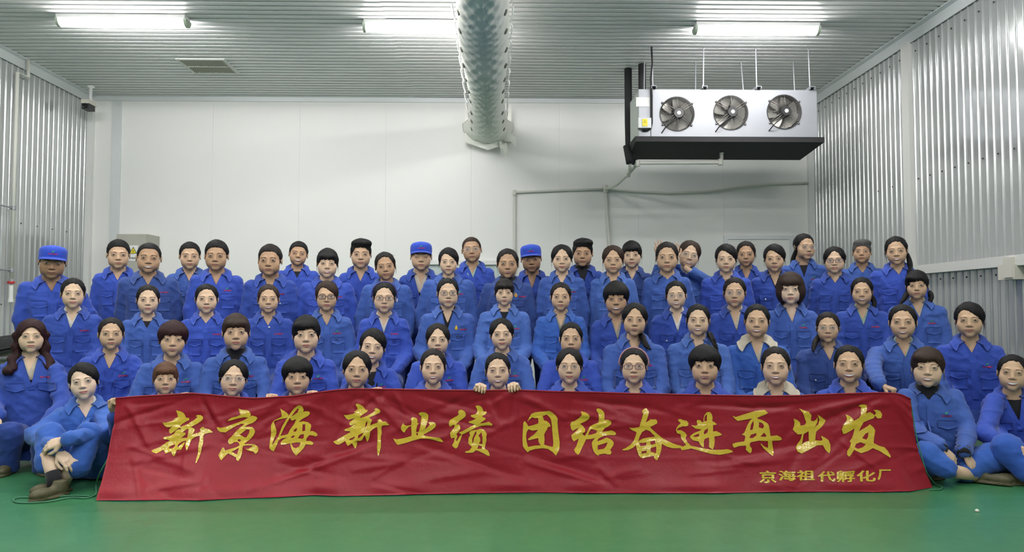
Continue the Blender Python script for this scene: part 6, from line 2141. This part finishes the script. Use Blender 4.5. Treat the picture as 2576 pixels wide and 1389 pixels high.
# outlines of the brush characters: (origin x, origin y, scale, [pieces: [outline, hole, ...]])
C1, C2, C3, C4 = (370, 1000, K1), (820, 1000, K1), (1290, 1010, K1), (1720, 1000, K4)
CHARS = [
    (C1, [[[(432, 192), (490, 205), (535, 225), (560, 255), (578, 300), (622, 303), (622, 335), (575, 355), (530, 385), (490, 415), (500, 440), (450, 465), (400, 505), (350, 535), (328, 515), (325, 480), (360, 445), (400, 412), (350, 440), (300, 442), (260, 415), (238, 372), (290, 375), (370, 352), (430, 322), (390, 325), (440, 300), (460, 290), (450, 240)]],
          [[(720, 275), (745, 258), (790, 260), (825, 285), (828, 315), (805, 345), (740, 390), (680, 420), (650, 440), (690, 455), (705, 475), (690, 520), (670, 545), (760, 520), (790, 500), (780, 465), (800, 445), (828, 432), (850, 455), (900, 465), (930, 475), (970, 515), (900, 525), (845, 540), (833, 570), (835, 640), (830, 690), (800, 800), (775, 880), (735, 965), (720, 972), (730, 900), (755, 820), (765, 720), (780, 600), (780, 565), (720, 580), (660, 620), (640, 680), (620, 740), (600, 785), (590, 780), (575, 700), (578, 640), (600, 580), (610, 520), (615, 470), (590, 465), (560, 490), (530, 510), (500, 520), (470, 500), (510, 470), (490, 450), (510, 430), (560, 410), (600, 395), (640, 365), (700, 330), (745, 290)]],
          [[(240, 600), (270, 580), (340, 570), (400, 535), (420, 500), (450, 475), (500, 470), (540, 490), (530, 515), (565, 520), (575, 545), (540, 570), (500, 600), (560, 595), (590, 600), (600, 625), (560, 640), (510, 655), (470, 680), (450, 720), (460, 735), (500, 700), (560, 650), (555, 690), (530, 740), (505, 775), (460, 770), (440, 780), (420, 840), (400, 868), (380, 855), (360, 800), (320, 810), (280, 832), (265, 800), (240, 770), (190, 800), (140, 825), (90, 812), (65, 785), (100, 765), (170, 740), (230, 700), (290, 660), (340, 640), (300, 620), (260, 620)], [(320, 740), (345, 715), (410, 690), (415, 715), (390, 745), (330, 755)]]]),
    (C1, [[[(1352, 165), (1400, 185), (1470, 190), (1510, 205), (1535, 240), (1540, 270), (1510, 295), (1480, 300), (1440, 295), (1360, 310), (1290, 330), (1230, 345), (1192, 352), (1215, 325), (1260, 300), (1330, 285), (1390, 262), (1370, 220)]],
          [[(1027, 440), (1050, 442), (1100, 450), (1160, 440), (1250, 405), (1350, 370), (1440, 335), (1510, 295), (1560, 272), (1610, 285), (1635, 305), (1610, 345), (1560, 380), (1490, 405), (1440, 440), (1500, 435), (1555, 440), (1590, 475), (1600, 510), (1570, 570), (1520, 620), (1470, 660), (1440, 690), (1500, 690), (1580, 692), (1625, 715), (1643, 750), (1640, 800), (1605, 837), (1570, 800), (1500, 785), (1460, 760), (1510, 760), (1550, 730), (1560, 708), (1490, 708), (1425, 716), (1415, 760), (1405, 830), (1380, 900), (1350, 942), (1325, 920), (1315, 885), (1270, 860), (1200, 825), (1150, 870), (1100, 928), (1075, 900), (1055, 850), (1090, 790), (1115, 740), (1140, 745), (1155, 785), (1240, 760), (1320, 735), (1365, 715), (1370, 690), (1350, 668), (1325, 655), (1290, 660), (1240, 690), (1215, 692), (1195, 655), (1205, 620), (1260, 570), (1310, 510), (1360, 465), (1400, 430), (1440, 390), (1380, 395), (1300, 430), (1220, 480), (1160, 520), (1080, 510), (1040, 480)],
           [(1370, 555), (1440, 500), (1480, 470), (1520, 480), (1510, 530), (1470, 590), (1440, 590), (1410, 570)], [(1335, 632), (1355, 615), (1385, 625), (1378, 648), (1352, 655)], [(1255, 800), (1320, 765), (1358, 745), (1352, 790), (1330, 840), (1300, 830)]]]),
    (C1, [[[(1962, 165), (2010, 195), (2060, 225), (2090, 255), (2080, 290), (2040, 310), (1960, 325), (1890, 345), (1870, 360), (1890, 420), (1912, 480), (1905, 540), (1870, 620), (1850, 680), (1855, 700), (1890, 640), (1935, 580), (1960, 510), (2000, 420), (2060, 320), (2120, 230), (2170, 170), (2225, 128), (2262, 118), (2300, 145), (2312, 190), (2300, 215), (2340, 205), (2390, 210), (2400, 240), (2370, 275), (2320, 300), (2270, 330), (2235, 365), (2300, 352), (2370, 365), (2415, 400), (2418, 430), (2400, 500), (2440, 495), (2490, 520), (2512, 550), (2490, 575), (2440, 560), (2390, 555), (2350, 600), (2340, 640), (2400, 640), (2440, 660), (2452, 680), (2430, 702), (2380, 695), (2335, 690), (2310, 740), (2260, 800), (2195, 857), (2160, 820), (2130, 770), (2110, 700), (2106, 672), (2040, 692), (1975, 698), (1965, 670), (1990, 635), (2040, 600), (2070, 592), (2040, 592), (1980, 605), (1935, 640), (1915, 700), (1885, 760), (1870, 795), (1830, 780), (1805, 745), (1810, 680), (1820, 600), (1832, 520), (1828, 410), (1850, 370), (1880, 338), (1940, 313), (1990, 285), (1985, 230)],
           [(2130, 285), (2180, 215), (2225, 165), (2240, 175), (2225, 225), (2160, 268)], [(1965, 565), (2005, 480), (2062, 380), (2110, 305), (2135, 345), (2200, 322), (2170, 390), (2110, 470), (2075, 540), (2020, 558)], [(2290, 400), (2330, 395), (2330, 490), (2285, 500), (2290, 440)], [(2150, 500), (2200, 450), (2210, 470), (2190, 505)], [(2220, 600), (2255, 550), (2310, 540), (2305, 600), (2280, 610)], [(2112, 588), (2150, 562), (2180, 560), (2150, 598)], [(2120, 676), (2200, 662), (2262, 668), (2240, 720), (2190, 748), (2150, 733)]]]),
    (C2, [[[(455, 92), (500, 105), (545, 130), (570, 165), (585, 185), (618, 185), (612, 215), (570, 240), (505, 292), (515, 305), (570, 292), (620, 272), (700, 222), (740, 190), (708, 180), (745, 162), (790, 180), (810, 210), (795, 235), (730, 265), (670, 290), (640, 310), (685, 335), (685, 360), (670, 385), (660, 420), (700, 400), (765, 380), (775, 350), (760, 345), (800, 322), (825, 340), (835, 360), (880, 360), (910, 380), (937, 412), (880, 415), (830, 425), (820, 450), (825, 540), (812, 580), (815, 720), (800, 790), (785, 850), (770, 865), (760, 800), (758, 740), (765, 600), (765, 500), (760, 440), (700, 470), (660, 510), (650, 570), (630, 630), (605, 655), (590, 600), (580, 560), (560, 590), (530, 635), (505, 640), (465, 640), (455, 700), (435, 755), (415, 730), (385, 675), (350, 700), (320, 715), (300, 680), (285, 640), (240, 670), (190, 697), (140, 685), (105, 650), (150, 630), (220, 590), (290, 550), (350, 520), (365, 505), (330, 495), (285, 495), (265, 475), (300, 460), (370, 440), (420, 400), (440, 382), (400, 405), (365, 418), (345, 395), (350, 365), (400, 330), (430, 307), (370, 320), (330, 330), (290, 300), (262, 260), (310, 260), (400, 245), (450, 222), (410, 215), (450, 195), (470, 165), (440, 110)],
           [(345, 615), (400, 590), (430, 580), (425, 600), (390, 625), (350, 632)], [(470, 600), (480, 560), (520, 540), (565, 525), (540, 560), (500, 598)], [(580, 440), (587, 385), (610, 350), (616, 390), (600, 430)]]]),
    (C2, [[[(1363, 240), (1375, 225), (1415, 218), (1470, 225), (1505, 255), (1508, 280), (1495, 360), (1470, 440), (1455, 475), (1510, 430), (1530, 400), (1510, 365), (1560, 362), (1605, 372), (1620, 400), (1610, 440), (1560, 480), (1490, 520), (1440, 545), (1440, 560), (1500, 575), (1600, 590), (1680, 598), (1710, 630), (1733, 658), (1690, 655), (1600, 630), (1500, 608), (1400, 605), (1300, 630), (1180, 670), (1070, 700), (1050, 695), (1015, 650), (995, 608), (1050, 620), (1150, 600), (1255, 570), (1262, 540), (1255, 420), (1220, 435), (1180, 480), (1155, 520), (1130, 505), (1110, 475), (1110, 440), (1140, 378), (1150, 405), (1190, 420), (1255, 410), (1265, 350), (1250, 320), (1275, 290), (1330, 305), (1350, 330), (1348, 380), (1375, 385), (1345, 410), (1330, 480), (1330, 515), (1365, 510), (1390, 440), (1400, 350), (1405, 280), (1380, 260)], [(1328, 528), (1360, 525), (1350, 560), (1335, 560)]]]),
    (C2, [[[(1945, 215), (1965, 185), (2000, 182), (2040, 205), (2060, 240), (2055, 280), (2020, 310), (1960, 350), (1915, 400), (1960, 400), (1975, 420), (1980, 465), (1950, 510), (1920, 540), (1937, 575), (1915, 630), (1930, 645), (1965, 580), (2010, 540), (1985, 620), (1955, 690), (1940, 735), (1915, 755), (1880, 735), (1857, 705), (1885, 660), (1895, 600), (1890, 590), (1850, 605), (1835, 575), (1828, 525), (1860, 480), (1890, 445), (1895, 405), (1870, 410), (1830, 435), (1812, 410), (1812, 370), (1830, 330), (1880, 300), (1930, 275), (1955, 250)]],
          [[(2200, 130), (2225, 118), (2265, 122), (2300, 150), (2315, 190), (2310, 205), (2360, 205), (2370, 220), (2345, 255), (2305, 275), (2310, 295), (2345, 300), (2350, 325), (2310, 355), (2265, 385), (2330, 380), (2400, 362), (2450, 395), (2450, 418), (2380, 415), (2290, 420), (2220, 440), (2130, 490), (2050, 530), (2000, 550), (1957, 520), (2010, 500), (2100, 450), (2190, 400), (2100, 370), (2105, 355), (2170, 335), (2215, 310), (2180, 305), (2130, 280), (2135, 262), (2200, 250), (2230, 215), (2225, 170)]],
          [[(2110, 520), (2130, 495), (2190, 480), (2230, 480), (2275, 463), (2320, 475), (2350, 505), (2370, 545), (2360, 590), (2365, 630), (2350, 690), (2338, 755), (2385, 785), (2408, 830), (2410, 865), (2380, 860), (2310, 820), (2245, 790), (2210, 780), (2160, 815), (2090, 818), (2048, 815), (2060, 795), (2110, 785), (2140, 745), (2150, 730), (2120, 705), (2098, 680), (2100, 600), (2125, 560)], [(2155, 610), (2195, 515), (2222, 500), (2212, 545), (2180, 605), (2172, 650), (2155, 690)], [(2245, 565), (2290, 515), (2305, 590), (2305, 690), (2252, 682), (2275, 640), (2270, 600)], [(2245, 705), (2300, 720), (2290, 758), (2228, 758)]]]),
    (C3, [[[(535, 143), (580, 165), (630, 210), (660, 255), (658, 320), (670, 450), (690, 600), (688, 690), (670, 740), (635, 800), (590, 750), (520, 700), (440, 690), (330, 700), (250, 725), (220, 750), (180, 710), (148, 660), (142, 560), (148, 420), (155, 320), (172, 290), (205, 325), (230, 368), (300, 350), (375, 325), (380, 300), (370, 245), (330, 250), (280, 235), (250, 265), (215, 298), (240, 240), (270, 190), (320, 165), (400, 155), (470, 150)],
           [(440, 215), (500, 195), (530, 220), (560, 260), (575, 340), (580, 420), (590, 520), (598, 620), (590, 672), (520, 655), (462, 635), (468, 560), (462, 490), (480, 450), (508, 410), (510, 385), (558, 368), (545, 330), (500, 290), (460, 280)], [(232, 412), (290, 432), (370, 418), (350, 450), (310, 490), (265, 520), (220, 560), (235, 573), (310, 555), (375, 540), (378, 590), (395, 625), (415, 645), (330, 650), (225, 670), (205, 600), (195, 520), (205, 450)]]]),
    (C3, [[[(1000, 147), (1060, 160), (1110, 190), (1132, 225), (1120, 260), (1060, 300), (990, 330), (1030, 355), (1065, 410), (1060, 450), (1020, 480), (1060, 510), (1085, 550), (1050, 620), (1010, 700), (985, 760), (955, 792), (920, 760), (900, 715), (935, 660), (960, 590), (970, 545), (900, 590), (870, 550), (862, 500), (900, 465), (940, 430), (970, 385), (885, 433), (860, 405), (848, 340), (865, 300), (910, 290), (970, 250), (1015, 205)]],
          [[(1228, 125), (1245, 105), (1290, 112), (1330, 145), (1350, 190), (1345, 240), (1345, 275), (1400, 278), (1445, 300), (1445, 340), (1400, 375), (1355, 395), (1325, 430), (1320, 450), (1390, 440), (1450, 428), (1500, 450), (1522, 480), (1500, 500), (1430, 498), (1340, 508), (1260, 550), (1240, 590), (1300, 570), (1380, 535), (1440, 560), (1482, 600), (1480, 640), (1450, 690), (1430, 715), (1452, 750), (1440, 780), (1400, 785), (1350, 770), (1290, 780), (1265, 785), (1262, 803), (1220, 780), (1190, 740), (1170, 680), (1162, 610), (1185, 570), (1215, 540), (1150, 555), (1090, 560), (1060, 510), (1090, 460), (1120, 400), (1140, 365), (1190, 340), (1260, 315), (1265, 260), (1262, 190)], [(1105, 495), (1130, 440), (1155, 405), (1200, 415), (1245, 437), (1225, 470), (1160, 490)], [(1248, 650), (1320, 630), (1392, 605), (1375, 660), (1340, 700), (1250, 715)]]]),
    (C3, [[[(1910, 182), (1903, 140), (1940, 103), (1975, 102), (2005, 145), (1990, 220), (1955, 315), (2000, 285), (2030, 270), (2005, 262), (2060, 268), (2100, 265), (2125, 285), (2125, 325), (2080, 350), (2020, 380), (2060, 420), (2130, 480), (2230, 555), (2350, 615), (2420, 640), (2470, 650), (2460, 690), (2350, 690), (2270, 665), (2195, 625), (2190, 700), (2170, 780), (2130, 860), (2110, 868), (2085, 840), (2075, 800), (1990, 820), (1910, 838), (1870, 825), (1845, 780), (1820, 700), (1810, 645), (1760, 690), (1690, 720), (1625, 725), (1605, 712), (1660, 690), (1730, 640), (1780, 580), (1810, 500), (1820, 455), (1760, 430), (1705, 392), (1780, 395), (1860, 380), (1880, 310), (1905, 230), (1928, 150)], [(1845, 590), (1870, 510), (1900, 455), (1960, 418), (2020, 440), (2070, 490), (2100, 520), (2000, 530), (1910, 550)], [(1855, 612), (1920, 612), (1968, 605), (1965, 650), (1880, 662)], [(2025, 590), (2092, 572), (2105, 620), (2040, 640), (2025, 620)], [(2030, 690), (2108, 665), (2115, 700), (2108, 765), (2030, 740)], [(1892, 740), (1970, 725), (1970, 755), (1900, 775)]]]),
    (C4, [[[(-72, 268), (-45, 258), (0, 275), (35, 280), (58, 310), (50, 340), (20, 350), (-5, 345), (-50, 360), (-82, 380), (-80, 395), (-30, 393), (15, 420), (42, 455), (20, 490), (45, 540), (85, 580), (200, 605), (330, 630), (440, 630), (520, 622), (570, 635), (590, 655), (540, 670), (430, 690), (330, 680), (200, 645), (90, 612), (0, 632), (-25, 632), (-48, 596), (-40, 580), (-12, 590), (28, 572), (0, 535), (-28, 495), (-36, 440), (-78, 430), (-92, 400), (-90, 372), (-70, 340), (-35, 310), (-62, 285)]],
          [[(240, 290), (235, 260), (250, 210), (275, 180), (310, 175), (335, 200), (345, 240), (342, 285), (370, 300), (395, 325), (350, 335), (350, 410), (390, 405), (430, 425), (458, 450), (410, 465), (365, 470), (370, 530), (362, 590), (345, 628), (320, 610), (300, 590), (305, 530), (300, 480), (250, 500), (240, 530), (240, 605), (215, 590), (190, 555), (180, 530), (110, 515), (78, 480), (80, 460), (120, 430), (190, 400), (215, 385), (140, 375), (90, 335), (150, 340), (165, 325), (155, 285), (165, 268), (200, 275), (220, 300)], [(238, 430), (250, 395), (290, 370), (285, 420), (250, 445)], [(110, 465), (150, 445), (185, 435), (180, 470), (130, 475)], [(245, 285), (250, 235), (268, 208), (278, 215), (276, 285)]]]),
    (C4, [[[(578, 222), (620, 238), (720, 205), (850, 165), (970, 147), (1008, 188), (980, 205), (880, 245), (880, 255), (940, 275), (1005, 315), (1018, 340), (1030, 400), (1040, 465), (1120, 455), (1165, 475), (1185, 500), (1165, 515), (1065, 520), (1060, 530), (1085, 620), (1085, 660), (1068, 705), (1030, 670), (960, 610), (925, 570), (920, 550), (970, 590), (1015, 605), (1010, 525), (900, 520), (800, 540), (785, 560), (790, 590), (812, 610), (815, 650), (800, 672), (770, 655), (738, 625), (745, 600), (735, 580), (660, 585), (605, 605), (588, 595), (578, 560), (620, 545), (720, 530), (732, 480), (725, 460), (690, 450), (720, 425), (735, 390), (760, 330), (790, 280), (820, 255), (760, 265), (640, 285), (610, 260)], [(790, 395), (800, 330), (830, 280), (835, 330), (820, 390)], [(895, 360), (900, 300), (940, 310), (960, 345), (945, 375)], [(780, 490), (800, 450), (865, 430), (865, 460), (820, 490)], [(915, 470), (960, 425), (990, 460), (975, 475)]]]),
    (C4, [[[(1387, 130), (1440, 155), (1490, 170), (1530, 215), (1525, 280), (1560, 285), (1590, 265), (1605, 235), (1610, 290), (1590, 330), (1570, 362), (1620, 320), (1630, 270), (1605, 210), (1650, 235), (1710, 275), (1690, 310), (1650, 360), (1590, 410), (1585, 440), (1580, 515), (1640, 520), (1665, 515), (1645, 460), (1690, 480), (1735, 510), (1762, 570), (1760, 640), (1745, 672), (1700, 630), (1670, 575), (1600, 575), (1510, 625), (1420, 672), (1370, 650), (1350, 600), (1370, 560), (1405, 510), (1420, 450), (1420, 440), (1370, 445), (1335, 415), (1310, 385), (1325, 345), (1330, 300), (1315, 255), (1360, 270), (1395, 300), (1400, 340), (1450, 330), (1470, 300), (1450, 250), (1430, 190)], [(1440, 440), (1500, 405), (1505, 480), (1510, 520), (1470, 530), (1430, 560)]]]),
    (C4, [[[(2095, 105), (2120, 88), (2165, 85), (2195, 100), (2190, 150), (2170, 200), (2220, 178), (2255, 195), (2285, 220), (2275, 250), (2220, 270), (2150, 300), (2120, 350), (2090, 410), (2160, 370), (2200, 345), (2225, 325), (2270, 365), (2290, 400), (2280, 450), (2270, 520), (2270, 550), (2330, 580), (2400, 600), (2440, 640), (2480, 705), (2475, 725), (2420, 695), (2350, 650), (2260, 610), (2200, 645), (2120, 672), (2080, 655), (2030, 630), (2010, 680), (1980, 713), (1955, 690), (1955, 650), (1990, 580), (2000, 540), (1980, 535), (2010, 490), (2030, 430), (2040, 375), (2000, 400), (1940, 435), (1910, 440), (1888, 390), (1910, 330), (1950, 280), (1950, 240), (1940, 205), (1990, 225), (2020, 260), (2030, 285), (2090, 250), (2115, 215), (2125, 150), (2130, 115)], [(2130, 490), (2170, 440), (2205, 420), (2200, 480), (2180, 510)], [(2040, 600), (2060, 560), (2110, 540), (2175, 565), (2140, 600), (2080, 620)]],
          [[(2265, 155), (2310, 152), (2350, 165), (2375, 205), (2365, 250), (2320, 255), (2280, 215), (2300, 190), (2285, 170)]]]),
]
for ((ox, oy, k), pieces) in CHARS:
    AV, AF, n0 = [], [], 0
    for loops in pieces:
        v2, f2 = fill2d([[(ox + x / k, -(oy + y / k)) for (x, y) in lp] for lp in loops])
        AV.append(v2 * np.array([1, -1, 1]))
        AF += [tuple(i + n0 for i in f) for f in f2]
        n0 += len(v2)
    lay(np.concatenate(AV), AF, 'banner_character')
for (ch, x, y, w, h) in (('京', 1930.5, 1200, 43, 32), ('海', 1980, 1197, 46, 27), ('祖', 2027, 1196, 46, 27), ('代', 2078, 1199, 44, 27), ('孵', 2126, 1199, 48, 30), ('化', 2178, 1198, 48, 29), ('厂', 2223, 1194.5, 34, 27)):
    v2, f2 = text2d(ch, 40.0)
    ex = v2.max(0) - v2.min(0)
    v2 = v2 * np.array([(w - 3) / ex[0], -(h - 2) / ex[1], 1]) + np.array([x, y, 0])
    VA, FA = [], []
    for k, (dx, dy) in enumerate(((0, 0), (1.5, 0), (-1.5, 0), (0, 0.7), (0, -0.7), (0.8, 0.5), (-0.8, -0.5))):
        FA += [tuple(i + k * len(v2) for i in f) for f in f2]
        VA.append(v2 + np.array([dx, dy, 0]))
    lay(np.concatenate(VA), FA, 'banner_character', 11.0)

# ------------------------------------------------------------------ green cords of the banner and a scrap on the floor
M_CORD = mat('cord_green', (0.05, 0.20, 0.11), 0.6)


def smooth_path(pts, n=80):
    pts = np.array(pts)
    t = np.linspace(0, 1, n)
    ip = np.stack([np.interp(t, np.linspace(0, 1, len(pts)), pts[:, i]) for i in range(3)], 1)
    for _ in range(14):
        ip[1:-1] = (ip[:-2] + 2 * ip[1:-1] + ip[2:]) / 4
    return ip


path = [P(294, 1008, 4.53), P(288, 1080, 4.50), P(282, 1120, 4.47), P(272, 1155, 4.42), P(250, 1190, 4.40), ground(240, 1222, 0.01), ground(244, 1246, 0.006), ground(215, 1255, 0.006), ground(180, 1250, 0.006), ground(130, 1262, 0.006), ground(70, 1266, 0.006), ground(34, 1264, 0.006), ground(34, 1254, 0.006), ground(60, 1250, 0.006), ground(110, 1256, 0.006), ground(170, 1246, 0.006), ground(226, 1248, 0.006)]
tag(MB().tube(smooth_path(path, 140), 0.0042, 6).build('green_cord', M_CORD, smooth=True), 'thin green cord trailing from the left end of the banner over the floor', 'cord')
path = [P(2290, 1006, 4.53), P(2305, 1100, 4.50), P(2330, 1190, 4.48), ground(2352, 1218, 0.006), ground(2372, 1226, 0.006), ground(2366, 1232, 0.006), ground(2338, 1232, 0.006)]
tag(MB().tube(smooth_path(path, 90), 0.0038, 6).build('green_cord', M_CORD, smooth=True), 'thin green cord looping by the right bottom corner of the banner', 'cord')
g0 = ground(2458, 1288)
sc = MB()
sc.lathe([(0.006, 0.0), (0.011, 0.004), (0.010, 0.010), (0.004, 0.014)], (g0[0], g0[1], 0.0), 'z', 7)
tag(sc.build('paper_scrap', mat('scrap_white', (0.7, 0.68, 0.6), 0.7)), 'tiny pale scrap lying on the green floor at right', 'scrap')
